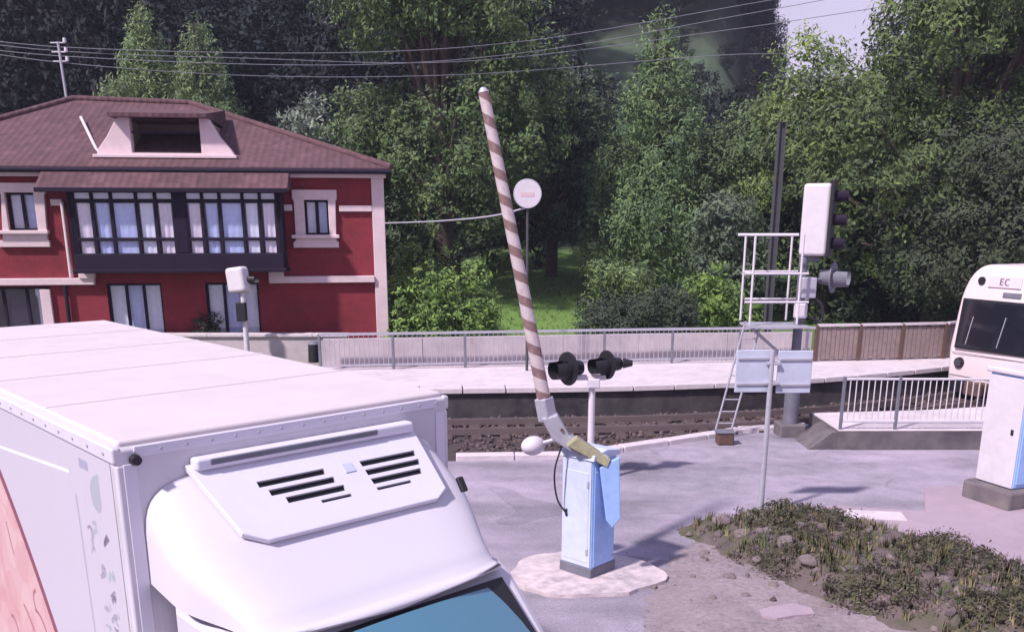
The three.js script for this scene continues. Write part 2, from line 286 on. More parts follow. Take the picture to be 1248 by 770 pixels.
// ---------------------------------------------------------------- the house
const HZ = -28;
const TH = 0.13;
function onHouse(u, v, zl) { // where a pixel's ray meets the plane local z = zl of the turned house
  const c = Math.cos(TH), n = Math.sin(TH), q = (x, z) => [x * c - z * n, x * n + z * c], d = dir(u, v), [ax, az] = q(10.443, 27.121), [dx, dz] = q(d[0], d[2]), t = (zl - az) / dz;
  return V(ax + dx * t, CAMH + d[1] * t, zl);
}
{
  const H = thing('station_house', 'dark red two storey house with white trim, glazed gallery and hipped roof', 'house', [-10.443, 0, -27.121], TH);
  const X = (u, v = 300) => onHouse(u, v, 0).x, Y = v => onHouse(300, v, 0).y;
  const L = -6.85, R = X(468, 300), EV = 5.86;
  // openings (x0,y0,x1,y1)
  const win = [
    [X(371, 265), Y(287), X(401, 265), Y(243)], [X(9, 260), Y(281), X(45, 260), Y(235)],
    [X(131, 368), 0.75, X(198, 368), Y(344)], [X(251, 368), 0.75, X(316, 368), Y(344)], [X(-28, 368), 0.1, X(62, 368), Y(347)]];
  const s = shapeOf([[L, -0.1], [R, -0.1], [R, EV], [L, EV]]);
  for (const w of win) s.holes.push(rectHole(...w));
  const DEP = 10;
  const walls = [EX(s, 0.32).translate(0, 0, -0.32), at(BX(0.32, EV + 0.1, DEP - 0.32), R - 0.16, EV / 2 - 0.05, -DEP / 2 - 0.16), at(BX(0.32, EV + 0.1, DEP - 0.32), L + 0.16, EV / 2 - 0.05, -DEP / 2 - 0.16), at(BX(R - L - 0.64, EV + 0.1, 0.3), (L + R) / 2, EV / 2 - 0.05, -DEP + 0.15)];
  part('brick_wall', merge(walls), M.brick, H);
  part('inner_wall', merge([at(BX(R - L - 0.64, EV, 0.1), (L + R) / 2, EV / 2, -2.6), at(BX(R - L - 0.64, 0.2, 2.2), (L + R) / 2, 2.75, -1.45)]), M.innerPlaster, H);
  // white corner pilasters, bands, cornice
  for (const [x0, x1] of [[X(455, 300), R + 0.05], [L - 0.05, L + 0.38]]) part('corner_pilaster', at(RB(x1 - x0, EV - 0.22, 0.2, 0.02), (x0 + x1) / 2, EV / 2 - 0.11, -0.02), M.render, H);
  const band = (n, x0, x1, y, h, d = 0.1) => part(n, at(RB(x1 - x0, h, d, 0.02), (x0 + x1) / 2, y, d / 2 + 0.004), M.render, H);
  const px = X(455, 300), bayL = X(78, 280), bayR = X(347, 280);
  band('trim_band', X(413, 252), px, Y(254), 0.17, 0.09); band('trim_band', bayR - 0.1, X(356, 252), Y(253), 0.17, 0.09);
  band('trim_band', X(62, 247), bayL + 0.05, Y(247), 0.17, 0.09); band('trim_band', L + 0.38, X(-2, 247), Y(246), 0.17, 0.09);
  band('floor_band', X(328, 341), px, Y(341), 0.19, 0.16); band('floor_band', L + 0.38, X(116, 341), Y(341), 0.19, 0.16);
  for (const [u, d] of [[337, 1], [107, -1]]) part('band_bracket', at(RB(0.42, 0.22, 0.22, 0.03), X(u, 333), Y(333), 0.115), M.render, H);
  band('cornice', bayR + 0.1, R + 0.12, EV - 0.12, 0.24, 0.3); band('cornice', L - 0.12, bayL - 0.1, EV - 0.12, 0.24, 0.3);
  band('plinth', L, R, 0.3, 0.6, 0.05);
  // windows: surround, frame, panes, sill, curtain
  function sash(w, cols, opts = {}) {
    const [x0, y0, x1, y1] = w, W = part('window', new THREE.BufferGeometry(), M.timberNavy, H);
    const fr = [at(RB(x1 - x0, 0.07, 0.07), (x0 + x1) / 2, y0 + 0.035, -0.14), at(RB(x1 - x0, 0.07, 0.07), (x0 + x1) / 2, y1 - 0.035, -0.14)];
    for (let i = 0; i <= cols; i++) fr.push(at(RB(i && i < cols ? 0.09 : 0.07, y1 - y0 - 0.14, 0.065), lerp(x0 + 0.035, x1 - 0.035, i / cols), (y0 + y1) / 2, -0.14));
    W.geometry = merge(fr); W.material = opts.frame || M.timberNavy;
    for (let i = 0; i < cols; i++) { const a = lerp(x0, x1, i / cols), b = lerp(x0, x1, (i + 1) / cols); part('pane', at(BX(b - a - 0.08, y1 - y0 - 0.13, 0.008), (a + b) / 2, (y0 + y1) / 2, -0.14), M.glass, W); 
      if (!opts.bare || opts.bare[i]) part('curtain', drape(b - a - (opts.gap ?? 0.1), y1 - y0 - 0.1).translate((a + b) / 2, (y0 + y1) / 2, -0.24), i === 1 ? M.curtainBlue : M.curtain, W); }
  }
  function drape(w, h) { const ph = rnd(), amp = rr(0.004, 0.013), g = new THREE.PlaneGeometry(w, h, 14, 1), p = g.attributes.position; for (let i = 0; i < p.count; i++) p.setZ(i, amp * Math.sin(p.getX(i) * (26 + 14 * ph) + ph * 9)); g.computeVertexNormals(); return boxUV(g); }
  sash(win[0], 2); sash(win[1], 2);
  sash(win[2], 3, { gap: 0.02 }); sash(win[3], 3, { gap: 0.02 }); sash(win[4], 3, { bare: [0, 0, 1], gap: 0.35 });
  for (const [u0, u1, u2, u3, v0, v1, k] of [[357, 408, 361, 413, 231, 302, 0], [0, 53, 3, 62, 224, 300, 1]]) { // white surround, wider at the foot
    const [a, b, c, d] = [X(u0, v0), X(u1, v0), X(u2 - 3, v1), X(u3, v1)], t = Y(v0), bt = Y(v1), w = win[k];
    const sh = shapeOf([[c, bt], [d, bt], [d, bt + 0.16], [lerp(d, b, 0.3) - 0.05, bt + 0.2], [b, t - 0.3], [b + 0.04, t - 0.26], [b + 0.04, t], [a - 0.04, t], [a - 0.04, t - 0.26], [a, t - 0.3], [lerp(c, a, 0.3) + 0.05, bt + 0.2], [c, bt + 0.16]]);
    sh.holes.push(rectHole(w[0] + 0.01, w[1] + 0.01, w[2] - 0.01, w[3] - 0.01));
    const f = part('window_surround', EX(sh, 0.1, 0.015).translate(0, 0, 0.004), M.render, H);
    part('sill', at(RB(d - c + 0.06, 0.1, 0.2, 0.02), (c + d) / 2, w[1] - 0.03, 0.13), M.render, f);
  }
  { // door surround and porch pillar bits at the ground floor left
    part('door_surround', at(RB(0.28, 2.2, 0.1), X(57, 368), 1.5, 0.055), M.render, H);
    part('door_leaf', at(RB(0.75, 2.3, 0.05), X(25, 368), 1.25, -0.2), M.timberNavy, H);
  }
  // gallery: projecting glazed bay in dark timber
  {
    const G = part('gallery', new THREE.BufferGeometry(), M.timberNavy, H), zf = 0.95;
    const gx = (u, v) => onHouse(u, v, zf).x, gy = v => onHouse(210, v, zf).y;
    const xl = gx(84, 270), xr = gx(343, 270), y0 = gy(331), y1 = gy(229), yg0 = gy(309), ym = gy(291.5), yt = gy(245), ytt = gy(234);
    const box = [];
    box.push(at(RB(xr - xl, yg0 - y0, zf, 0.03), (xl + xr) / 2, (y0 + yg0) / 2, zf / 2 + 0.003));           // panelled base
    box.push(at(RB(xr - xl + 0.12, 0.1, zf + 0.06, 0.02), (xl + xr) / 2, y0 + 0.02, zf / 2 + 0.04));
    box.push(at(RB(xr - xl, y1 - ytt, zf, 0.02), (xl + xr) / 2, (y1 + ytt) / 2, zf / 2 + 0.003));
    box.push(at(BX(0.1, ytt - yg0, zf), xl + 0.05, (ytt + yg0) / 2, zf / 2), at(BX(0.1, ytt - yg0, zf), xr - 0.05, (ytt + yg0) / 2, zf / 2));
    G.geometry = merge(box);
    const groups = [[gx(91, 275), gx(213, 275)], [gx(227, 275), gx(338, 275)]];
    const frac = [0, 0.185, 0.375, 0.625, 0.815, 1];
    part('corner_post', at(RB(groups[0][0] - xl, ytt - yg0, 0.14), (groups[0][0] + xl) / 2, (ytt + yg0) / 2, zf - 0.07), M.timberNavy, G);
    part('corner_post', at(RB(xr - groups[1][1], ytt - yg0, 0.14), (groups[1][1] + xr) / 2, (ytt + yg0) / 2, zf - 0.07), M.timberNavy, G);
    part('middle_post', at(RB(groups[1][0] - groups[0][1], ytt - yg0, 0.14), (groups[1][0] + groups[0][1]) / 2, (ytt + yg0) / 2, zf - 0.07), M.timberNavy, G);
    for (const [a, b] of groups) {
      for (const [yy, h] of [[ym, 0.09], [yt, 0.1]]) part('rail', at(RB(b - a, h, 0.1, 0.015), (a + b) / 2, yy, zf - 0.06), M.timberNavy, G);
      for (let i = 0; i <= 5; i++) part('mullion', at(RB(0.085, ytt - yg0, 0.085, 0.015), lerp(a, b, frac[i]), (ytt + yg0) / 2, zf - 0.055), M.timberNavy, G);
      for (let i = 0; i < 5; i++) {
        const p = lerp(a, b, frac[i]) + 0.04, q = lerp(a, b, frac[i + 1]) - 0.04;
        for (const [c0, c1] of [[yg0, ym - 0.045], [ym + 0.045, yt - 0.05], [yt + 0.05, ytt]]) part('pane', at(BX(q - p, c1 - c0, 0.008), (p + q) / 2, (c0 + c1) / 2, zf - 0.07), M.glass, G);
        part('curtain', drape(q - p - (i === 2 ? 0.02 : 0.08), yt - yg0 - 0.02).translate((p + q) / 2, (yt + yg0) / 2, zf - 0.10), [M.curtainRose, M.curtainBlue, M.curtainBlue, M.curtain, M.curtainRose][i], G);
        part('blind', at(BX(q - p, ytt - yt - 0.08, 0.01), (p + q) / 2, (yt + ytt) / 2 + 0.02, zf - 0.10), M.curtain, G);
      }
    }
    // skirt roof over the gallery
    const sk = [[-0.05, gy(229) + 0.0], [-0.05, Y(200)], [0.12, Y(200)], [zf + 0.28, gy(231) + 0.03], [zf + 0.28, gy(231) - 0.05]];
    const g = EX(shapeOf(sk.map(([z, y]) => [z, y])), bayR - bayL + 0.5, 0).rotateY(-Math.PI / 2).translate(bayR + 0.25, 0, 0);
    part('skirt_roof', boxUV(g), M.tile, H);
    part('fascia_board', at(RB(bayR - bayL + 0.5, 0.12, 0.05), (bayL + bayR) / 2, gy(231) - 0.02, zf + 0.31), M.timberNavy, H);
  }
  // hipped roof
  const ov = 0.42, e0 = V(L - ov, EV + 0.02, ov), e1 = V(R + 0.28, EV + 0.02, ov), e2 = V(R + 0.28, EV + 0.02, -DEP - ov), e3 = V(L - ov, EV + 0.02, -DEP - ov);
  const ridgeZ = -5, rl = onHouse(88, 116, ridgeZ), r2 = onHouse(232, 136, ridgeZ), ry = (rl.y + r2.y) / 2;
  const r0 = V(rl.x, ry + 0.1, ridgeZ), r1 = V(r2.x, ry + 0.02, ridgeZ);
  {
    const tri = [], q = (a, b, c, d) => tri.push(a, b, c, a, c, d), t3 = (a, b, c) => tri.push(a, b, c);
    q(e0, e1, r1, r0); t3(e1, e2, r1); q(e2, e3, r0, r1); t3(e3, e0, r0);
    const dn = tri.map(v => v.clone().setY(v.y - 0.16)), all = [...tri]; // underside, and fascia round the eaves
    for (let i = 0; i < dn.length; i += 3) all.push(dn[i], dn[i + 2], dn[i + 1]);
    const lo = v => v.clone().setY(v.y - 0.16); for (const [a, b] of [[e0, e1], [e1, e2], [e2, e3], [e3, e0]]) all.push(lo(a), lo(b), b, lo(a), b, a);
    const g = new THREE.BufferGeometry().setFromPoints(all); g.computeVertexNormals();
    const roof = part('roof', boxUV(g), M.tile, H);
    for (const [a, b] of [[r0, r1], [e0, r0], [e1, r1], [e2, r1], [e3, r0]]) part('ridge_tiles', rod(a.clone().setY(a.y + 0.02), b.clone().setY(b.y + 0.02), 0.1, 8), M.tile, roof);
    part('gutter', merge([rod(e0.clone().add(V(0, -0.1, 0.07)), e1.clone().add(V(0, -0.1, 0.07)), 0.07, 8)]), M.timberNavy, roof);
    part('vent_pipe', rod(onHouse(98, 143, -3.0), onHouse(121, 190, -0.5), 0.045, 8), M.render, roof);
  }
  { // dormer with white flared front wall and a dark loggia
    const dz = -0.35, D = part('dormer', new THREE.BufferGeometry(), M.render, H), Z0 = dz;
    const gx = (u, v) => onHouse(u, v, Z0).x, gy = v => onHouse(200, v, Z0).y;
    const bt = gy(191), tp = gy(142), a0 = gx(117, 188), a1 = gx(139, 142), a2 = gx(158, 160), b2 = gx(243, 160), b1 = gx(252, 146), b0 = gx(287, 188);
    const sh = shapeOf([[a0, bt], [b0, bt], [b0 - 0.12, bt + 0.2], [lerp(b0, b1, 0.5) - 0.05, lerp(bt, tp, 0.5)], [b1 + 0.08, tp - 0.12], [b1, tp], [a1 + 0.1, tp], [a1, tp - 0.1], [lerp(a0, a1, 0.5) + 0.03, lerp(bt, tp, 0.5)], [a0 + 0.06, bt + 0.2]]);
    sh.holes.push(rectHole(a2, bt + 0.1, b2, tp - 0.04));
    D.geometry = EX(sh, 0.3, 0.015).translate(0, 0, dz - 0.3);
    part('cheek_wall', merge([at(BX(0.12, tp - bt - 0.1, 2.6), a2 - 0.15, (bt + tp) / 2 - 0.05, dz - 1.6), at(BX(0.12, tp - bt - 0.1, 2.6), b2 + 0.15, (bt + tp) / 2 - 0.05, dz - 1.6)]), M.innerPlaster, D);
    part('loggia_back', at(BX(b2 - a2 + 0.3, tp - bt, 0.1), (a2 + b2) / 2, (bt + tp) / 2 - 0.02, dz - 1.9), M.innerPlaster, D);
    part('loggia_floor', at(BX(b2 - a2 + 0.3, 0.06, 1.7), (a2 + b2) / 2, bt + 0.12, dz - 1.1), M.innerPlaster, D);
    part('handrail', at(RB(b2 - a2, 0.05, 0.06), (a2 + b2) / 2, lerp(bt, tp, 0.62), dz - 0.12), M.timberNavy, D);
    const rs = shapeOf([[0.35, tp - 0.04], [0.35, tp + 0.06], [-3.0, tp + 0.48], [-3.0, tp - 0.04]]);
    part('dormer_roof', boxUV(EX(rs, b1 - a1 + 0.15, 0).rotateY(-Math.PI / 2).translate(b1 + 0.05, 0, dz)), M.tile, D);
    part('ledge', at(RB(b0 - a0 + 0.1, 0.09, 0.3), (a0 + b0) / 2, bt + 0.0, dz + 0.08), M.render, D);
  }
  part('rain_pipe', rod(V(X(83, 300), Y(246), 0.1), V(X(83, 300), Y(336), 0.1), 0.055, 8), M.render, H);
  part('rain_pipe', rod(V(bayL - 0.15, 0, 0.1), V(bayL - 0.15, Y(345), 0.1), 0.055, 8), M.timberNavy, H);
}
// ---------------------------------------------------------------- walls and fences behind the platform
{
  const w = thing('garden_wall', 'low pale rendered wall in front of the red house', 'wall', [-9.4, 0, -26.6]);
  part('wall_body', at(RB(9.9, 1.35, 0.25, 0.02), -0.2, 0.62, 0), M.concrete, w);
  const cg = RB(0.985, 0.09, 0.38, 0.02); for (let i = 0; i < 10; i++) part('coping_stone', cg, M.paleConcrete, w, [-4.65 + i * 0.99, 1.34, 0]);
}
const fencePts = [[-5.0, -24.25], [-2.4, -24.57], [0.6, -25.0], [3.5, -25.4], [6.0, -25.65], [8.4, -25.85]];
const brownPts = [[8.4, -25.85], [9.65, -26.0], [10.9, -26.18], [12.2, -26.4], [13.6, -27.3], [15.2, -28.3]];
{
  const w = thing('retaining_wall', 'long pale concrete retaining wall behind the white platform railing', 'wall');
  for (let i = 0; i < fencePts.length - 1; i++) { const [a, b] = [fencePts[i], fencePts[i + 1]]; const p = V(a[0], 0.7, a[1] - 0.5), q = V(b[0] - 0.012, 0.7, b[1] - 0.5); part('wall_panel', bar(p, q, 0.2, 1.5), M.concrete, w); }
  const F = thing('platform_railing', 'long railing of thin pale bars along the back of the platform', 'railing');
  const c = new THREE.CatmullRomCurve3(fencePts.map(([x, z]) => V(x, 0, z))), Lc = c.getLength();
  const topPts = [], N = 24; for (let i = 0; i <= N; i++) topPts.push(c.getPointAt(i / N));
  for (const [y, w2, h] of [[1.63, 0.09, 0.06], [0.82, 0.05, 0.045]]) { const gs = []; for (let i = 0; i < N; i++) gs.push(bar(topPts[i].clone().setY(y), topPts[i + 1].clone().setY(y), w2, h)); part('rail', merge(gs), M.galv, F); }
  const pg = CYL(0.011, 0.011, 0.8, 6), post = RB(0.07, 0.95, 0.07, 0.01), n = Math.floor(Lc / 0.125);
  for (let i = 0; i <= n; i++) { const p = c.getPointAt(i / n); if (i % 15 === 0) part('post', post, M.mastGrey, F, [p.x, 1.17, p.z]); else part('bar', pg, M.galv, F, [p.x, 1.22, p.z]); }
  const B = thing('panel_fence', 'brown panelled fence with dark posts at the platform end', 'fence');
  for (let i = 0; i < brownPts.length - 1; i++) {
    const [a, b] = [brownPts[i], brownPts[i + 1]], p = V(a[0] + 0.04, 1.18, a[1]), q = V(b[0] - 0.04, 1.18, b[1]);
    const nb = 9; for (let j = 0; j < nb; j++) part('board', bar(p.clone().lerp(q, (j + 0.06) / nb), p.clone().lerp(q, (j + 0.94) / nb), 0.03 + 0.012 * (j % 2), 0.92 - 0.03 * ((j * 7) % 3)), M.brownPanel, B); part('board_rail', bar(p.clone().add(V(0, 0.25, -0.05)), q.clone().add(V(0, 0.25, -0.05)), 0.04, 0.08), M.rust, B); part('cap', bar(p.clone().setY(1.69), q.clone().setY(1.69), 0.14, 0.06), M.paleConcrete, B);
    part('post', at(RB(0.08, 1.0, 0.1, 0.01), a[0], 1.2, a[1] + 0.01), M.rust, B);
  }
}
{
  const p = atY(383, 441, 0.7), b = thing('bollard', 'short dark bollard at the house end of the railing', 'bollard', [p.x, 0.7, p.z]);
  part('shaft', CYL(0.15, 0.17, 0.5, 12), M.black, b, [0, 0.25, 0]); part('cap', CYL(0.1, 0.17, 0.07, 12), M.mastGrey, b, [0, 0.53, 0]);
}
// ---------------------------------------------------------------- round sign on its post
{
  const zc = -24.15, s = atZ(643, 236, zc), g = thing('round_sign', 'white round sign with faint pink bar on tall post', 'sign', [s.x, 0.7, zc]);
  part('post', CYL(0.032, 0.038, s.y - 0.7 + 0.1, 10), M.darkMast, g, [0, (s.y - 0.7) / 2, -0.06]);
  part('disc', at(CYL(0.34, 0.34, 0.03, 40), 0, s.y - 0.7, 0.03, Math.PI / 2), M.whitePaint, g);
  part('rim', new THREE.TorusGeometry(0.335, 0.018, 8, 40), M.galv, g, [0, s.y - 0.7, 0.03]);
  part('printed_bar', at(BX(0.34, 0.09, 0.004), 0, s.y - 0.7 - 0.02, 0.049), std({ color: rgb(0.62, 0.42, 0.46), roughness: 0.6 }), g);
}
// ---------------------------------------------------------------- crossing lamps
function lampHead(parent, x, y, z, ry, r = 0.25, mat = M.black) { // round lamp with backing board and hood, facing local +z turned by ry
  const L = part('lamp', at(CYL(r, r, 0.025, 28), 0, 0, 0, Math.PI / 2), mat, parent, [x, y, z], [0, ry, 0]);
  part('housing', at(boxUV(new THREE.CylinderGeometry(r * 0.42, r * 0.58, 0.26, 20)), 0, 0, -0.14, -Math.PI / 2), mat, L);
  part('lens', at(CYL(r * 0.48, r * 0.48, 0.02, 20), 0, 0, 0.025, Math.PI / 2), M.darkGlass, L);
  const hood = new THREE.CylinderGeometry(r * 0.56, r * 0.62, 0.3, 20, 1, true, -Math.PI * 0.75, Math.PI * 1.5); hood.rotateX(Math.PI / 2); hood.translate(0, 0, 0.16);
  part('hood', boxUV(hood), mat, L); return L;
}
{
  const b = atY(719, 588, 0), g = thing('crossing_light', 'pair of black hooded crossing lamps on a short pale post', 'signal', [b.x, 0, b.z]);
  const t = atZ(720, 462, b.z).y, l1 = atZ(692, 449, b.z), l2 = atZ(742, 445, b.z);
  part('post', CYL(0.055, 0.065, t, 14), M.whitePaint, g, [0, t / 2, 0]); part('base_plate', RB(0.34, 0.05, 0.34, 0.015), M.galv, g, [0, 0.02, 0]);
  part('cross_arm', at(RB(0.62, 0.09, 0.09, 0.02), (l1.x + l2.x) / 2 - b.x, t + 0.03, 0), M.whitePaint, g);
  lampHead(g, l1.x - b.x, l1.y, 0.03, -1.0, 0.29); lampHead(g, l2.x - b.x - 0.03, l2.y, -0.04, -1.05, 0.25);
  part('junction_box', RB(0.2, 0.16, 0.16, 0.02), M.whitePaint, g, [0.02, t - 0.05, 0.1]);
  part('bell', at(CYL(0.05, 0.09, 0.16, 14), l2.x - b.x + 0.34, l2.y + 0.02, -0.1, 0, 0, -Math.PI / 2), M.black, g);
}
{
  const z = -25.9, h = atZ(292, 341, z), g = thing('crossing_light', 'small white backed crossing lamp standing before the gallery house', 'signal', [h.x, 0, z]);
  part('post', CYL(0.07, 0.08, h.y - 0.2, 12), M.whitePaint, g, [0.05, (h.y - 0.2) / 2, 0]);
  part('housing', RB(0.62, 0.68, 0.34, 0.1), M.whitePaint, g, [-0.05, h.y, 0], [0, -0.5, 0.12]);
  lampHead(g, 0.2, h.y + 0.02, 0.0, 1.15, 0.2); part('bracket', RB(0.4, 0.07, 0.07), M.whitePaint, g, [0.1, h.y - 0.3, 0]);
  part('control_box', RB(0.26, 0.5, 0.2, 0.02), M.black, g, [0.0, h.y - 0.85, 0.08]);
}
// ---------------------------------------------------------------- raised barrier
{
  const b = atY(717, 703, 0), g = thing('level_crossing_barrier', 'raised striped barrier arm on a tall blue machine cabinet', 'barrier', [b.x, 0, b.z - 0.17], Math.PI / 4 + 0.03);
  const H = 1.62, w = 0.50;
  part('cabinet', RB(w, H - 0.12, w, 0.03), M.blue, g, [0, 0.06 + (H - 0.12) / 2 + 0.08, 0]);
  part('plinth', RB(w + 0.03, 0.16, w + 0.03, 0.015), M.mastGrey, g, [0, 0.1, 0]);
  part('lid', EX(shapeOf([[-0.28, 0], [0.28, 0], [0.26, 0.07], [0.0, 0.11], [-0.26, 0.07]]), 0.55, 0.01).translate(0, 0, -0.275), M.paleBlue, g, [0, H + 0.0, 0]);
  part('sunlit_cladding', RB(w - 0.03, H - 0.2, 0.012, 0.004), M.paleBlue, g, [-w / 2 - 0.004, 0.9, 0], [0, -Math.PI / 2, 0]);  // pale sheet over the blue body, painting sunlight onto this side
  const door = part('door', RB(0.4, 1.2, 0.022, 0.006), M.paleBlue, g, [-w / 2 - 0.006, 0.85, 0], [0, -Math.PI / 2, 0]);  // kept as pale as the painted sunlit side around it
  part('handle', RB(0.025, 0.1, 0.03, 0.01), M.black, door, [-0.15, 0.02, 0.02]); for (const y of [-0.45, 0.45]) part('hinge', RB(0.03, 0.09, 0.02, 0.006), M.galv, door, [0.19, y, 0.01]);
  part('maker_plate', RB(0.12, 0.05, 0.006, 0.002), M.galv, g, [-w / 2 - 0.004, 1.52, 0.0], [0, -Math.PI / 2, 0]);
  const face = part('front_panel', RB(0.42, 1.34, 0.014, 0.006), M.blue, g, [0, 0.86, w / 2 + 0.005]);
  part('bolt', merge([[-0.18, 0.6], [0.18, 0.6], [-0.18, -0.6], [0.18, -0.6]].map(([x, y]) => at(CYL(0.012, 0.012, 0.012, 8), x, y, 0.012, Math.PI / 2))), M.galv, face);
}
{ // arm with its lever and counterweight, carried by the cabinet (same thing)
  const g = scene.getObjectByName('level_crossing_barrier'); g.updateMatrixWorld(true); const inv = g.matrixWorld.clone().invert();
  const z0 = g.position.z + 0.12, W = (u, v, dz = 0) => atZ(u, v, z0 + dz).applyMatrix4(inv);
  const tip = W(593, 112), low = W(667, 508), d = tip.clone().sub(low), Lm = d.length();
  const cv = document.createElement('canvas'); cv.width = 64; cv.height = 1024; const cx = cv.getContext('2d');
  cx.fillStyle = '#c2b3b6'; cx.fillRect(0, 0, 64, 1024);
  cx.fillStyle = '#7f6564'; for (let i = -2; i < 14; i++) { const y = i * 78.8; cx.beginPath(); cx.moveTo(0, y); cx.lineTo(64, y + 78.8); cx.lineTo(64, y + 112); cx.lineTo(0, y + 33); cx.fill(); }
  for (let i = 0; i < 900; i++) { cx.fillStyle = rnd() < 0.5 ? 'rgba(90,70,75,0.12)' : 'rgba(255,245,245,0.10)'; cx.fillRect(rnd() * 64, rnd() * 1024, 1 + rnd() * 4, 1 + rnd() * 14); }
  const tx = new THREE.CanvasTexture(cv); tx.colorSpace = THREE.SRGBColorSpace; tx.wrapS = THREE.RepeatWrapping;
  const ag = new THREE.CylinderGeometry(0.062, 0.088, Lm, 20, 24); { const p = ag.attributes.position; for (let i = 0; i < p.count; i++) { const t = p.getY(i) / Lm + 0.5; p.setX(i, p.getX(i) - 0.05 * t * t); } ag.computeVertexNormals(); const uv = ag.attributes.uv; for (let i = 0; i < uv.count; i++) uv.setX(i, uv.getX(i)); }
  const arm = part('arm', ag, std({ map: tx, roughness: 0.6 }), g); arm.position.copy(low).addScaledVector(d, 0.5); arm.quaternion.setFromUnitVectors(V(0, 1, 0), d.clone().normalize());
  part('end_cap', CYL(0.03, 0.064, 0.05, 16), M.galv, arm, [-0.05, Lm / 2 + 0.025, 0]);
  const lamp = part('clamp', at(RB(0.18, 0.3, 0.18, 0.02), 0, 0, 0), M.galv, arm, [0, -Lm / 2 + 0.1, 0]);
  // cranked lever from the arm foot down to the cabinet head
  const P = (u, v) => { const p = atZ(u, v, z0); return [p.x, p.y]; };
  const outline = [P(660, 508), P(679, 503), P(693, 528), P(740, 557), P(736, 565), P(716, 561), P(673, 534)];
  const lv = EX(shapeOf(outline), 0.2, 0.02).translate(0, 0, z0 - 0.1); lv.applyMatrix4(inv); part('lever', lv, M.galv, g);
  const top = EX(shapeOf([P(702, 528), P(742, 555), P(738, 564), P(690, 538)]), 0.14, 0.01).translate(0, 0, z0 + 0.09); top.applyMatrix4(inv); part('lever_guard', top, M.yellow, g);
  const fl = EX(shapeOf([P(729, 565), P(753, 552), P(754, 626), P(744, 637), P(737, 628)]), 0.05, 0.012).translate(0, 0, z0 + 0.16); fl.applyMatrix4(inv); part('side_plate', fl, M.blue, g);
  const hub = part('pivot_hub', rod(W(735, 560, -0.22), W(735, 560, 0.2), 0.07, 16), M.galv, g);
  const wt = part('counterweight', new THREE.SphereGeometry(0.17, 20, 14).scale(1.05, 0.72, 0.8), M.whitePaint, g); wt.position.copy(W(650, 543, -0.05));
  for (const k of [0.25, 0.55, 0.85]) part('lever_bolt', rod(W(lerp(668, 736, k), lerp(512, 560, k), 0.09), W(lerp(668, 736, k), lerp(512, 560, k), 0.14), 0.022, 8), M.rust, g);
  part('power_cable', new THREE.TubeGeometry(new THREE.CatmullRomCurve3([W(684, 545, 0.05), W(676, 575, 0.08), W(680, 610, 0.02), W(690, 625, 0)]), 20, 0.012, 6), M.black, g);
  part('weight_rod', rod(W(650, 543, -0.05), W(690, 532, -0.03), 0.03, 10), M.galv, g);
}
{ // concrete pad under the barrier
  const c = atY(716, 708, 0), pts = []; for (let i = 0; i < 36; i++) { const a = i / 36 * Math.PI * 2, k = 1 + 0.05 * Math.sin(a * 3 + 1) + 0.03 * Math.sin(a * 7); pts.push([c.x - 0.02 + 1.02 * k * Math.cos(a), c.z - 0.2 + 0.78 * k * Math.sin(a)]); }
  const o = part('concrete_pad', flatPoly(pts.map(([x, z], i) => [x + 0.04 * fbm(i * 0.9, 1), z + 0.04 * fbm(i * 0.9, 5)]), 0.05, 0.1), M.padConcrete, scene); o.userData = { label: 'rounded pale concrete pad under the barrier cabinet', category: 'concrete pad' };
}
// ---------------------------------------------------------------- sign post seen from behind
{
  const b = atY(927, 627, 0), g = thing('sign_post', 'thin post carrying two pale blue sign panels seen from behind', 'sign', [b.x, 0, b.z]);
  const p = (u, v) => atZ(u, v, b.z), top = p(944, 427).y;
  part('post', CYL(0.038, 0.045, top, 12), M.galv, g, [0, top / 2, 0]); part('foot', CYL(0.07, 0.09, 0.06, 12), M.galv, g, [0, 0.03, 0]);
  for (const [u0, u1, v0, v1] of [[896, 945.5, 427, 479], [946.5, 994, 428, 480]]) {
    const a = p(u0, v1), c = p(u1, v0), W = c.x - a.x, H = c.y - a.y;
    const s = part('panel', RB(W, H, 0.03, 0.012), M.signBack, g, [(a.x + c.x) / 2 - b.x, (a.y + c.y) / 2, -0.07], [0, 0.06, 0]);
    for (const y of [-0.25, 0.25]) part('stiffener', RB(W - 0.04, 0.04, 0.025, 0.008), M.galv, s, [0, y * H * 2 * 0.6, 0.026]);
  }
  part('clamp', merge([0.2, 0.5].map(k => at(RB(0.2, 0.05, 0.1, 0.01), 0.03, top - k, -0.02))), M.galv, g);
}
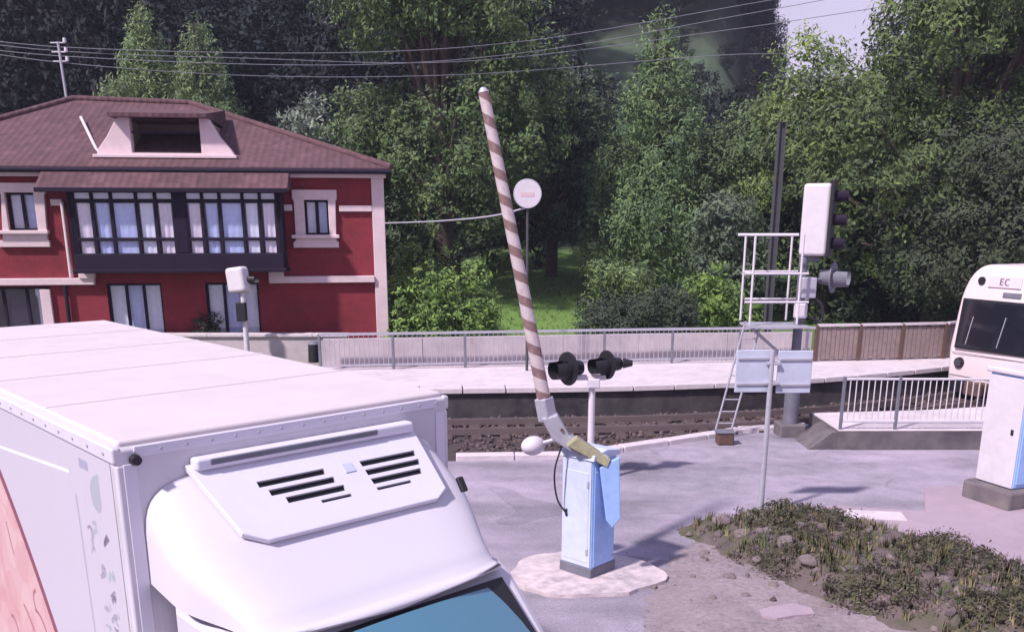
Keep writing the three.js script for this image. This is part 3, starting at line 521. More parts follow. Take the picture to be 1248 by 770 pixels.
// ---------------------------------------------------------------- railway signal with ladder and cage
{
  const b = atY(962, 530, 0), g = thing('railway_signal', 'tall railway signal with white head, ladder and railed cage', 'signal', [b.x, 0, b.z]);
  const P = (u, v, dz = 0) => { const p = atZ(u, v, b.z + dz); return V(p.x - b.x, p.y, dz); };
  const head = P(992, 268), hb = P(990, 312).y, ht = P(992, 224).y;
  part('base', RB(0.55, 0.3, 0.55, 0.03), M.dirtyShadedConcrete, g, [0, 0.12, 0]);
  part('mast', rod(V(0, 0.2, 0), V(0, hb + 0.4, 0), 0.11, 16, 0.085), M.mastGrey, g);
  part('mast_collar', rod(V(0, 0.25, 0), V(0, 1.1, 0), 0.16, 16), M.mastGrey, g);
  const HD = part('signal_head', RB(0.54, ht - hb, 0.34, 0.07), M.whitePaint, g, [0.17, head.y, 0.05], [0, -0.45, 0]);
  part('back_board', RB(0.08, ht - hb + 0.1, 0.5, 0.03), M.black, HD, [0.31, 0.03, 0]);
  for (let i = 0; i < 3; i++) {
    const y = (1 - i) * 0.46 + 0.02; part('lens', at(CYL(0.11, 0.11, 0.03, 18), 0.37, y, 0, 0, 0, Math.PI / 2), M.darkGlass, HD);
    const h = new THREE.CylinderGeometry(0.12, 0.13, 0.26, 18, 1, true, -Math.PI * 0.75 + Math.PI / 2, Math.PI * 1.5); h.rotateZ(-Math.PI / 2); h.translate(0.47, y, 0); part('hood', boxUV(h), M.timberNavy, HD);
  }
  part('head_bracket', RB(0.34, 0.1, 0.12, 0.02), M.mastGrey, g, [0.15, hb - 0.06, 0]); part('head_bracket', RB(0.3, 0.1, 0.12, 0.02), M.mastGrey, g, [0.08, hb + 0.3, 0]);
  const lo = P(1018, 338); lampHead(g, lo.x - 0.05, lo.y, 0.05, 1.0, 0.32, M.mastGrey);
  part('lamp_bracket', rod(V(0, lo.y - 0.1, 0), V(lo.x - 0.1, lo.y, 0.05), 0.04, 10), M.mastGrey, g);
  part('junction_box', RB(0.3, 0.42, 0.24, 0.03), M.galv, g, [0.1, P(980, 350).y, 0.12]); part('junction_box', RB(0.24, 0.3, 0.2, 0.03), M.whitePaint, g, [-0.02, P(975, 378).y, 0.14]);
  part('cable_loop', new THREE.TubeGeometry(new THREE.CatmullRomCurve3([P(985, 385, 0.15), P(1000, 392, 0.2), P(1002, 372, 0.2), P(990, 360, 0.15)]), 16, 0.03, 8), M.black, g);
  // cage of rails beside the mast
  for (const v of [286, 332, 366]) for (const dz of [-0.35, 0.45]) part('cage_rail', rod(P(v === 286 ? 900 : 908, v, dz).setY(P(940, v).y), P(v === 286 ? 974 : 986, v, dz).setY(P(940, v).y), 0.024, 8), M.whitePaint, g);
  for (const u of [911, 968]) for (const dz of [-0.35, 0.45]) part('cage_post', rod(V(P(u, 340).x, P(940, 392).y, dz), V(P(u, 340).x, P(940, 286).y, dz), 0.024, 8), M.whitePaint, g);
  part('cage_floor', RB(1.25, 0.05, 0.85, 0.01), M.galv, g, [P(943, 392).x, P(940, 396).y, 0.05]);
  for (const v of [286, 332]) part('cage_rail', rod(V(P(911, 340).x, P(940, v).y, -0.35), V(P(911, 340).x, P(940, v).y, 0.45), 0.02, 8), M.whitePaint, g);
  part('cage_brace', rod(V(P(911, 340).x, P(940, 392).y, 0.05), V(0, P(940, 430).y - 0.3, 0.05), 0.03, 8), M.galv, g);
  const LD = part('ladder', new THREE.BufferGeometry(), M.galv, g), f0 = V(P(878, 522).x, 0.05, 0.1), f1 = V(P(914, 396).x, P(940, 396).y, 0.1);
  LD.geometry = merge([-0.17, 0.17].map(o => rod(f0.clone().add(V(o, 0, 0.12)), f1.clone().add(V(o, 0, 0.12)), 0.022, 8)));
  for (let i = 1; i < 9; i++) { const p = f0.clone().lerp(f1, i / 9); part('rung', rod(p.clone().add(V(-0.17, 0, 0.12)), p.clone().add(V(0.17, 0, 0.12)), 0.014, 6), M.galv, LD); }
}
{
  const b = atY(883, 541, 0), o = thing('cable_box', 'small dark trackside box at the foot of the ladder', 'box', [b.x, 0, b.z]);
  part('housing', RB(0.34, 0.26, 0.3, 0.04), M.rust, o, [0, 0.13, 0]); part('lid', RB(0.38, 0.04, 0.34, 0.015), M.mastGrey, o, [0, 0.27, 0]);
}
{ // mast of the overhead line behind the platform
  const z = -27.6, t = atZ(946, 150, z), g = thing('overhead_line_mast', 'grey steel mast behind the signal cage', 'mast', [atZ(936, 390, z).x, 0.3, z]);
  const Ht = t.y - 0.3; for (const o of [-0.09, 0.09]) part('flange', at(BX(0.03, Ht, 0.18), o, Ht / 2, 0), M.darkMast, g); part('web', at(BX(0.15, Ht, 0.025), 0, Ht / 2, 0), M.darkMast, g);
  part('cap_plate', RB(0.24, 0.03, 0.2, 0.01), M.darkMast, g, [0, Ht + 0.02, 0]); part('base_plate', RB(0.65, 0.08, 0.5, 0.02), M.dirtyShadedConcrete, g, [0, 0.03, 0]);
}
// ---------------------------------------------------------------- cabinet at the right
{
  const g = thing('roadside_cabinet', 'tall blue cabinet with its sunlit side painted white on a mossy concrete block', 'cabinet', [8.28, 0, -14.85], 0.38);
  part('base_block', RB(1.15, 0.34, 0.95, 0.06), M.dirtyShadedConcrete, g, [0, 0.16, 0]);
  part('body', RB(0.82, 1.82, 0.72, 0.04), M.blue, g, [0, 1.24, 0]);
  const d = part('sunlit_panel', RB(0.7, 1.76, 0.02, 0.008), M.whitePaint, g, [-0.415, 1.23, 0], [0, -Math.PI / 2, 0]);  // white sheet on the blue body: sunlight on this side put into the colour
  part('lid', RB(0.92, 0.09, 0.82, 0.03), M.whitePaint, g, [0, 2.19, 0]);
  const dd = part('door', RB(0.72, 1.62, 0.02, 0.008), M.blue, g, [0, 1.22, 0.365]); part('handle', RB(0.03, 0.16, 0.03, 0.01), M.black, dd, [0.28, 0, 0.02]);
}
// ---------------------------------------------------------------- raised walkway with railing, right of the signal
{
  const o = structure('walkway', merge([flatPoly([[6.6, -18.42], [26, -18.6], [26, -21.6], [13.6, -21.7], [9.2, -20.6], [6.6, -20.3]], 0.38, 0.46)]), M.dirtyShadedConcrete, 'raised concrete walkway beside the track, its shaded sides painted dark', 'walkway');  // dark body colour paints the shade on the walkway sides
  const tp = structure('walkway_ramp', EX(shapeOf([[6.0, -0.02], [6.597, -0.02], [6.597, 0.36], [6.5, 0.35], [6.1, 0.04]]), 1.0).translate(0, 0, -19.44), M.dirtyShadedConcrete, 'sloping end of the raised walkway', 'ramp');
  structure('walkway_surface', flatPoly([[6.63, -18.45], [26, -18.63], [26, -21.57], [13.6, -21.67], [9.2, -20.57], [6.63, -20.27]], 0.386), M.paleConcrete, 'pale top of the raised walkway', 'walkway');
  const R = thing('walkway_railing', 'short white picket railing on the raised walkway', 'railing');
  const x0 = 6.7, x1 = 12.4, zz = -18.6;
  for (const y of [1.42, 0.56]) part('rail', at(RB(x1 - x0, 0.045, 0.045, 0.012), (x0 + x1) / 2, y, zz), M.whitePaint, R);
  const pg = CYL(0.012, 0.012, 0.84, 6), n = 46; for (let i = 1; i < n; i++) if (![9, 26].includes(i)) part('picket', pg, M.whitePaint, R, [lerp(x0, x1, i / n), 0.99, zz]);
  for (const i of [0, 9, 26, 46]) part('post', RB(0.06, 1.1, 0.06, 0.012), M.mastGrey, R, [lerp(x0, x1, i / n), 0.92, zz]);
}
// ---------------------------------------------------------------- train
{
  const ang = Math.atan2(-0.906, 0.42);
  const g = thing('commuter_train', 'white train with dark windscreen standing at the platform end', 'train', [11.9, 0, -23.2], ang);
  const w = 1.27, top = 3.42, bot = 0.42, s = new THREE.Shape();
  s.moveTo(-w + 0.06, bot); s.lineTo(w - 0.06, bot); s.lineTo(w, 1.3); s.lineTo(w - 0.06, 2.55); s.bezierCurveTo(w - 0.14, 3.15, w - 0.4, top, 0.5, top); s.lineTo(-0.5, top); s.bezierCurveTo(-w + 0.4, top, -w + 0.14, 3.15, -w + 0.06, 2.55); s.lineTo(-w, 1.3); s.closePath();
  const body = new THREE.ExtrudeGeometry(s, { depth: 15, bevelEnabled: true, bevelSize: 0.14, bevelThickness: 0.2, bevelOffset: -0.14, bevelSegments: 4, curveSegments: 14 }); body.translate(0, 0, -15.2);
  const bp = body.attributes.position; for (let i = 0; i < bp.count; i++) { const z = bp.getZ(i), y = bp.getY(i); if (z > -1) bp.setZ(i, z - 0.18 * sstep(1.25, 3.4, y)); } // nose leans back
  part('body', boxUV(toCreasedNormals(body, 0.7)), M.trainWhite, g);
  const zf = y => 0.005 - 0.18 * sstep(1.25, 3.4, y), tilt = (y0, y1) => Math.atan2(zf(y0) - zf(y1), y1 - y0);
  const plate = (n, x0, x1, y0, y1, m, par = g, proud = 0.012, r = 0.01) => { const yc = (y0 + y1) / 2; const p = part(n, RB(x1 - x0, y1 - y0, 0.03, r), m, g, [(x0 + x1) / 2, yc, (zf(y0) + zf(y1)) / 2 + proud], [-tilt(y0, y1), 0, 0]); if (par !== g) par.attach(p); return p; };
  const ws = plate('windscreen', -1.0, 1.0, 1.36, 2.52, M.darkGlass, g, 0.03);
  part('wiper', rod(V(-0.7, -0.5, 0.03), V(-0.62, 0.2, 0.03), 0.012, 6), M.galv, ws); part('wiper', rod(V(0.2, -0.5, 0.03), V(0.3, 0.25, 0.03), 0.012, 6), M.galv, ws);
  plate('window_gasket', -1.05, 1.05, 1.31, 2.57, M.black, g, 0.012);
  const cv = document.createElement('canvas'); cv.width = 256; cv.height = 80; const c = cv.getContext('2d'); c.fillStyle = '#d8c6d0'; c.fillRect(0, 0, 256, 80); c.fillStyle = '#6c6070'; c.font = 'bold 74px sans-serif'; c.textAlign = 'center'; c.fillText('EC', 128, 66);
  const tt = new THREE.CanvasTexture(cv); tt.colorSpace = THREE.SRGBColorSpace;
  const db = plate('destination_board', -0.42, 0.5, 2.88, 3.16, M.trainWhite, g, 0.02), tp = new THREE.PlaneGeometry(0.86, 0.26);
  part('lettering', tp, std({ map: tt, roughness: 0.6 }), db, [0, 0, 0.0185]);
  const lamp = part('top_lamp', at(CYL(0.1, 0.1, 0.05, 20), 0, 0, 0, Math.PI / 2), M.black, g, [-0.62, 3.02, zf(3.02) + 0.01]);
  plate('number_plate', 0.05, 0.55, 2.66, 2.78, M.mastGrey, g, 0.015);
  for (const y of [1.2, 0.62]) part('panel_seam', RB(2.2, 0.015, 0.012, 0.004), M.mastGrey, g, [0, y, zf(y) + 0.005]);
  for (const x of [-0.85, 0.85]) { const L = part('headlight', at(CYL(0.13, 0.14, 0.06, 20), 0, 0, 0, Math.PI / 2), M.black, g, [x, 0.95, 0.02]); part('lens', at(CYL(0.1, 0.1, 0.02, 20), 0, 0, 0.035, Math.PI / 2), M.darkGlass, L); }
  part('coupler', merge([at(RB(0.34, 0.26, 0.5, 0.04), 0, 0.42, 0.2), at(RB(0.5, 0.34, 0.12, 0.03), 0, 0.42, 0.42)]), M.rust, g);
  for (const x of [-0.7, 0.7]) part('buffer_beam', RB(0.6, 0.3, 0.14, 0.02), M.black, g, [x, 0.38, 0.04]);
  part('skirt', RB(2.2, 0.3, 14.4, 0.03), M.rust, g, [0, 0.32, -7.6]);
  for (const x of [-1.27, 1.27]) for (let i = 0; i < 4; i++) part('side_window', RB(0.03, 0.95, 1.7, 0.01), M.darkGlass, g, [x, 2.0, -2.6 - i * 3], [0, 0, x > 0 ? 0.05 : -0.05]);
  for (const z of [-2.6, -12]) for (const x of [-0.5, 0.5]) for (const o of [-0.9, 0.9]) part('wheel', at(CYL(0.36, 0.36, 0.12, 24), x, 0.53, z + o, 0, 0, Math.PI / 2), M.rust, g);
}
// ---------------------------------------------------------------- refrigerated truck
{
  const yaw = 0.742, g = thing('refrigerated_truck', 'white refrigerated truck with sloping cab fairing and vent grilles', 'truck', [-1.245, 0, -5.414], yaw);
  const hw = 1.1, rf = 3.42, Lb = 6.2;
  part('cargo_box', RB(2 * hw, 2.4, Lb, 0.025), M.truckWhite, g, [0, rf - 0.03 - 1.2, -Lb / 2]);
  part('roof_panel', RB(2 * hw - 0.05, 0.05, Lb - 0.05, 0.02), M.truckRoof, g, [0, rf - 0.022, -Lb / 2]);
  for (const s of [-1, 1]) { part('roof_rail', at(RB(0.05, 0.09, Lb, 0.015), s * (hw - 0.01), rf - 0.07, -Lb / 2), M.truckWhite, g); part('lower_rail', at(RB(0.06, 0.14, Lb, 0.015), s * (hw - 0.005), 0.95, -Lb / 2), M.galv, g); part('corner_post', at(RB(0.09, 2.3, 0.09, 0.015), s * (hw - 0.045), 2.15, -0.04), M.truckWhite, g); }
  const rv = CYL(0.009, 0.009, 0.008, 6); // rivets along the front frame and roof rails
  for (let i = 0; i < 15; i++) part('rivet', rv, M.galv, g, [-1.0 + i * 0.143, rf - 0.06, 0.011], [Math.PI / 2, 0, 0]);
  for (let i = 0; i < 26; i++) part('rivet', rv, M.galv, g, [-hw - 0.017, rf - 0.07, -0.12 - i * 0.235], [0, 0, Math.PI / 2]);
  part('front_frame', merge([at(RB(2.0, 0.06, 0.014, 0.004), 0, rf - 0.06, 0.002), at(RB(0.07, 2.2, 0.014, 0.004), -1.03, 2.2, 0.002), at(RB(0.07, 2.2, 0.014, 0.004), 1.03, 2.2, 0.002)]), M.unitGrey, g);
  for (const z of [-1.24, -2.48, -3.72, -4.96]) part('roof_seam', at(RB(2 * hw - 0.08, 0.008, 0.05, 0.003), 0, rf + 0.004, z), M.truckRoof, g);
  for (const s of [-1]) part('marker_lamp', at(CYL(0.026, 0.032, 0.035, 14), s * (hw - 0.1), rf - 0.1, 0.02, Math.PI / 2), M.black, g);
  { // printed side: pink picture behind a dark red sweep, faint marks down the front end
    const cv = document.createElement('canvas'); cv.width = 1536; cv.height = 560; const c = cv.getContext('2d'), S = 1536 / 6.0; // 256 px a metre; x=0 at the box front
    c.fillStyle = '#bdb8c4'; c.fillRect(0, 0, 1536, 560);
    const X = z => -z * S, Y = y => (3.3 - y) * S;
    c.beginPath(); c.moveTo(X(-2.9), Y(3.3)); c.quadraticCurveTo(X(-1.75), Y(2.5), X(-0.95), Y(1.1)); c.lineTo(1536, Y(1.1)); c.lineTo(1536, 0); c.closePath(); c.fillStyle = '#c8a2a4'; c.fill(); c.save(); c.clip();
    for (let i = 0; i < 260; i++) { c.fillStyle = ['rgba(206,172,168,0.35)', 'rgba(180,100,105,0.16)', 'rgba(216,188,184,0.3)', 'rgba(170,80,90,0.10)'][i % 4]; c.beginPath(); c.ellipse(rr(250, 1536), rr(40, 560), rr(15, 90), rr(8, 40), rr(0, 3), 0, 7); c.fill(); }
    c.strokeStyle = 'rgba(120,40,55,0.55)'; c.lineWidth = 7; for (let i = 0; i < 26; i++) { const x = rr(340, 1500), y = rr(180, 540); c.beginPath(); c.moveTo(x, y); c.quadraticCurveTo(x + rr(-30, 30), y - rr(10, 40), x + rr(-60, 60), y - rr(20, 80)); c.stroke(); }
    c.restore();
    c.strokeStyle = '#7a2f42'; c.lineWidth = 20; c.beginPath(); c.moveTo(X(-2.9), Y(3.3)); c.quadraticCurveTo(X(-1.75), Y(2.5), X(-0.95), Y(1.1)); c.stroke();
    c.strokeStyle = 'rgba(255,250,250,0.7)'; c.lineWidth = 5; c.beginPath(); c.moveTo(1536, Y(2.7)); c.lineTo(X(-0.7), Y(3.12)); c.stroke();
    // faint crest and column of worn marks
    c.fillStyle = 'rgba(120,140,150,0.45)'; c.beginPath(); c.moveTo(X(-0.2), Y(3.2)); c.quadraticCurveTo(X(-0.42), Y(3.15), X(-0.34), Y(3.0)); c.quadraticCurveTo(X(-0.25), Y(2.92), X(-0.2), Y(3.02)); c.fill(); c.fillStyle = 'rgba(110,110,150,0.45)'; c.fillRect(X(-0.35), Y(3.24), 38, 14);
    c.strokeStyle = 'rgba(110,105,135,0.4)'; c.lineWidth = 6; c.beginPath(); c.moveTo(X(-0.62), Y(3.0)); c.lineTo(X(-0.6), Y(2.0)); c.stroke();
    let k = 0; c.lineCap = 'round';
    for (let y = 2.86; y > 1.4; y -= 0.12) for (const z of [-0.44, -0.31, -0.18]) {
      if (rnd() < 0.35) continue; c.strokeStyle = ['rgba(95,95,120,0.42)', 'rgba(110,140,140,0.4)', 'rgba(75,65,90,0.5)', 'rgba(140,130,150,0.35)'][k++ % 4];
      for (let q = 0; q < 3; q++) { c.lineWidth = rr(3, 9); const x0 = X(z) + rr(-9, 9), y0 = Y(y) + rr(-8, 8); c.beginPath(); c.moveTo(x0, y0); c.quadraticCurveTo(x0 + rr(-10, 12), y0 + rr(-9, 9), x0 + rr(-4, 20), y0 + rr(-3, 14)); c.stroke(); }
    }
    for (let i = 0; i < 500; i++) { c.fillStyle = 'rgba(120,110,130,0.06)'; c.fillRect(rnd() * 1536, rnd() * 560, 1 + rnd() * 3, 4 + rnd() * 40); }
    const t = new THREE.CanvasTexture(cv); t.colorSpace = THREE.SRGBColorSpace; t.anisotropy = 8;
    const m = new THREE.MeshPhysicalMaterial({ map: t, roughness: 0.42, clearcoat: 0.3, clearcoatRoughness: 0.3 });
    const pl = part('side_print', new THREE.PlaneGeometry(6.0, 560 / S), m, g, [-hw - 0.003, 3.3 - 280 / S, -3.08], [0, -Math.PI / 2, 0]); pl.scale.x = 1;
    // the plane's left edge lies at the rear when seen from outside; flip u so that the print starts at the front
    const uv = pl.geometry.attributes.uv; for (let i = 0; i < uv.count; i++) uv.setX(i, 1 - uv.getX(i));
  }
  // fairing over the cab: rounded section swept forward and down
  {
    const n = 6, ns = 24, nz = 22, pos = [], idx = [], zE = 0.95;
    const topY = z => 3.2 - 0.74 * z - 0.06 * sstep(0.8, 0.95, z), half = z => 0.99 - 0.02 * z - 0.16 * sstep(0.3, 0.9, z), low = z => 2.62 - 0.14 * z;
    for (let j = 0; j <= nz; j++) { const z = zE * j / nz; for (let i = 0; i <= ns; i++) { const a = Math.PI * (1 - i / ns), cc = Math.cos(a), ss = Math.sin(a); pos.push(half(z) * Math.sign(cc) * Math.pow(Math.abs(cc), 2 / n), low(z) + Math.max(0.04, topY(z) - low(z)) * Math.pow(Math.abs(ss), 2 / n), z * (1 - 0.10 * cc * cc) + 0.006); } }
    const W = ns + 1; for (let j = 0; j < nz; j++) for (let i = 0; i < ns; i++) { const a = j * W + i; idx.push(a, a + W, a + 1, a + 1, a + W, a + W + 1); }
    const c0 = pos.length / 3; pos.push(0, low(zE), zE + 0.006); for (let i = 0; i < ns; i++) idx.push(nz * W + i, c0, nz * W + i + 1);
    const fg = new THREE.BufferGeometry(); fg.setAttribute('position', new THREE.Float32BufferAttribute(pos, 3)); fg.setIndex(idx); fg.computeVertexNormals();
    part('cab_fairing', fg, M.truckWhite, g);
    // cooling unit panel lying on the slope
    const sl = Math.atan2(0.74, 1), U = new THREE.Group(), o = new THREE.Group();
    const sh = shapeOf([[-0.74, 0.04], [0.78, 0.04], [0.72, -0.50], [0.62, -0.56], [-0.52, -0.56], [-0.64, -0.48]]);
    const slots = [];
    const lx0 = [-0.42, -0.38, -0.31, -0.12], lx1 = [0.02, 0.05, 0.08, 0.09], rx1 = [0.68, 0.67, 0.64, 0.52];
    for (let i = 0; i < 4; i++) { const y = -0.16 - i * 0.072, h = i === 3 ? 0.034 : 0.056; slots.push([lx0[i], y - h, lx1[i], y]); slots.push([0.26, y - h, rx1[i], y]); }
    for (const s of slots) sh.holes.push(rectHole(...s));
    const m4 = new THREE.Matrix4().makeRotationX(-Math.PI / 2 + sl).setPosition(0, 3.197, 0.03);
    const pg = EX(sh, 0.026, 0.006).applyMatrix4(m4); const pan = part('cooling_unit', pg, M.unitGrey, g);
    for (const s of slots) part('slot', at(BX(s[2] - s[0] + 0.02, s[3] - s[1] + 0.02, 0.01), (s[0] + s[2]) / 2, (s[1] + s[3]) / 2, 0.004).applyMatrix4(m4), M.black, pan);
    part('badge', at(RB(0.07, 0.07, 0.006, 0.002), 0.17, -0.2, 0.036).applyMatrix4(m4), M.signBack, pan);
    part('unit_top', at(RB(1.46, 0.07, 0.09, 0.02), 0.02, 3.25, 0.05), M.unitGrey, g);
    part('air_slot', at(RB(1.1, 0.035, 0.02, 0.008), -0.08, 3.258, 0.09), M.mastGrey, g);
    for (const x of [0.83]) part('latch', at(RB(0.05, 0.1, 0.03, 0.01), x, 2.93, 0.47, -0.6), M.black, g);
  }
  // cab
  {
    const prof = [[0.06, 0.5], [0.06, 2.5], [0.74, 2.5], [0.86, 2.44], [1.72, 1.6], [2.2, 1.28], [2.42, 1.0], [2.46, 0.45], [1.95, 0.4], [1.9, 0.75], [1.6, 0.95], [1.3, 0.75], [1.22, 0.42]];
    const cg = EX(shapeOf(prof), 1.72, 0.05).rotateY(-Math.PI / 2).translate(0.86, 0, 0);
    part('cab_body', boxUV(cg), M.truckWhite, g);
    const a = Math.atan2(2.44 - 1.6, 0.86), nrm = V(0, Math.cos(a), Math.sin(a)), mid = V(0, 2.02, 1.29).addScaledVector(nrm, 0.012);
    const sur = part('windscreen_surround', EX(shapeOf([[-0.84, -0.56], [0.84, -0.56], [0.78, 0.58], [-0.78, 0.58]]), 0.02, 0.005), M.black, g, [mid.x, mid.y, mid.z], [-Math.PI / 2 + a, 0, 0]);
    const wg = new THREE.PlaneGeometry(1.54, 1.04, 20, 8), wp = wg.attributes.position; for (let i = 0; i < wp.count; i++) { const x = wp.getX(i), y = wp.getY(i); wp.setX(i, x * (1 - 0.05 * y)); wp.setZ(i, 0.075 - 0.07 * (x / 0.77) ** 2 - 0.02 * (y / 0.52) ** 2); } wg.computeVertexNormals();
    part('windscreen', wg, M.tealGlass, sur, [0, 0.02, 0.022]);
    part('wiper', rod(V(-0.5, -0.42, 0.05), V(0.1, -0.3, 0.05), 0.012, 6), M.black, sur); part('wiper', rod(V(0.1, -0.42, 0.05), V(0.62, -0.28, 0.05), 0.012, 6), M.black, sur);
    for (const s of [-1, 1]) {
      const dr = part('door', EX(shapeOf([[0.3, 0.62], [1.22, 0.8], [1.45, 1.0], [1.5, 1.6], [0.8, 2.36], [0.3, 2.36]]), 0.015, 0.004).rotateY(-Math.PI / 2).translate(0.008, 0, 0), M.truckWhite, g, [s * 0.868, 0, 0]);
      part('side_window', EX(shapeOf([[0.38, 1.6], [1.36, 1.6], [0.8, 2.3], [0.38, 2.3]]), 0.01, 0.003).rotateY(-Math.PI / 2).translate(0.005, 0, 0), M.darkGlass, dr, [s * 0.012, 0, 0]);
      part('handle', RB(0.03, 0.03, 0.14, 0.01), M.black, dr, [s * 0.02, 1.36, 0.45]);
      const mr = part('mirror', RB(0.2, 0.34, 0.1, 0.04), M.black, g, [s * 1.12, 1.75, 1.32]); part('mirror_arm', rod(V(-s * 0.24, -0.1, 0), V(0, 0, 0), 0.02, 8), M.black, mr); part('mirror_glass', RB(0.16, 0.28, 0.01, 0.004), M.galv, mr, [0, 0, -0.052]);
      part('headlight', RB(0.34, 0.2, 0.2, 0.06), M.galv, g, [s * 0.64, 0.98, 2.36]);
    }
    part('grille', RB(0.8, 0.24, 0.05, 0.02), M.black, g, [0, 0.92, 2.46]); part('bumper', RB(1.86, 0.26, 0.2, 0.05), M.mastGrey, g, [0, 0.5, 2.44]);
    
  }
  part('chassis', merge([-0.4, 0.4].map(x => at(BX(0.1, 0.22, 8.2), x, 0.72, -2.0))), M.black, g);
  for (const [x, z, w] of [[-0.82, 1.6, 0.24], [0.82, 1.6, 0.24], [-0.82, -4.2, 0.46], [0.82, -4.2, 0.46]]) { const wh = part('wheel', new THREE.BufferGeometry(), M.rubber, g, [x, 0.36, z]); wh.geometry = at(RB(0.01, 0.01, 0.01), 0, 0, 0); wh.geometry = boxUV(new THREE.LatheGeometry([[0.2, -w / 2], [0.33, -w / 2], [0.36, -w / 2 + 0.03], [0.36, w / 2 - 0.03], [0.33, w / 2], [0.2, w / 2], [0.2, -w / 2]].map(([r, y]) => new THREE.Vector2(r, y)), 28).rotateZ(Math.PI / 2)); part('rim', at(CYL(0.2, 0.2, w * 0.7, 20), 0, 0, 0, 0, 0, Math.PI / 2), M.galv, wh); }
  part('mudguard', merge([-0.82, 0.82].map(x => at(RB(0.5, 0.05, 1.0, 0.02), x, 0.8, -4.2))), M.black, g);
  part('rear_doors', RB(2.1, 2.3, 0.04, 0.015), M.truckWhite, g, [0, 2.15, -Lb - 0.02]);
}
// ---------------------------------------------------------------- wires and roof mast
{
  const z = -33.2, p = atZ(80, 116, z), t = atZ(70, 52, z), g = thing('roof_wire_mast', 'thin metal mast with insulators on the house ridge', 'mast', [p.x, p.y - 0.12, z]);
  const h = t.y - p.y + 0.15, dx = t.x - p.x; part('pole', rod(V(0, 0, 0), V(dx, h, 0), 0.045, 8), M.galv, g);
  for (const k of [0.98, 0.82, 0.66]) { part('cross_bar', rod(V(dx * k - 0.25, h * k, 0), V(dx * k + 0.25, h * k, 0), 0.025, 6), M.galv, g); part('insulator', CYL(0.05, 0.06, 0.14, 10), M.whitePaint, g, [dx * k + 0.22, h * k + 0.08, 0]); }
  const wires = [[[-60, 44], [70, 57], [430, 64], [640, 50], [905, 6], [1120, -32]], [[-60, 55], [70, 68], [430, 79], [640, 64], [905, 18], [1120, -22]], [[-60, 58], [72, 76], [300, 92], [560, 91], [905, 66], [1010, 66]], [[-60, 48], [70, 62], [300, 71], [560, 75], [905, 34], [1130, 0]]];
  const names = ['uppermost thin overhead wire above the house roof', 'thin overhead wire, third down from the top one', 'lowest thin overhead wire crossing above the house roof', 'thin overhead wire, second down from the top one'];
  wires.forEach((w, i) => {
    const pts = w.map(([u, v], k) => atZ(u, v, [-33.2, -33.2, -34, -35, -36, -35.5][k]));
    const o = part(numbered('overhead_wire'), new THREE.TubeGeometry(new THREE.CatmullRomCurve3(pts), 60, 0.012, 6), M.wire, scene); o.userData = { label: names[i], category: 'wire', group: 'overhead wires' };
  });
  const c = new THREE.CatmullRomCurve3([atZ(469, 272, -27.9), atZ(540, 269, -26), atZ(606, 262, -24.6), atZ(642, 253, -24.2)]);
  const o = part('house_cable', new THREE.TubeGeometry(c, 30, 0.02, 6), M.galv, scene); o.userData = { label: 'pale cable from house corner to round sign post', category: 'cable' };
}
// ---------------------------------------------------------------- verge bank at the lower right
function vergeH(x, z) { // mound between road and pavement
  const pts = [[2.6, -13.4], [4.75, -14.15], [6.75, -11.6], [6.4, -9.0], [4.8, -9.5], [3.5, -11.5]];
  let inside = false, dmin = 9; for (let i = 0, j = pts.length - 1; i < pts.length; j = i++) {
    const [xi, zi] = pts[i], [xj, zj] = pts[j]; if ((zi > z) !== (zj > z) && x < (xj - xi) * (z - zi) / (zj - zi) + xi) inside = !inside;
    const L2 = (xj - xi) ** 2 + (zj - zi) ** 2, t = clamp(((x - xi) * (xj - xi) + (z - zi) * (zj - zi)) / L2, 0, 1); dmin = Math.min(dmin, Math.hypot(x - xi - t * (xj - xi), z - zi - t * (zj - zi)));
  }
  const d = inside ? dmin : -dmin;
  return sstep(-0.3, 0.42, d + 0.18 * fbm(x * 1.6, z * 1.6, 3)) * (0.22 + 0.12 * fbm(x * 1.1, z * 1.1, 8)) + (d > -0.3 ? 0.03 * fbm(x * 5, z * 5, 2) : 0) - 0.03;
}
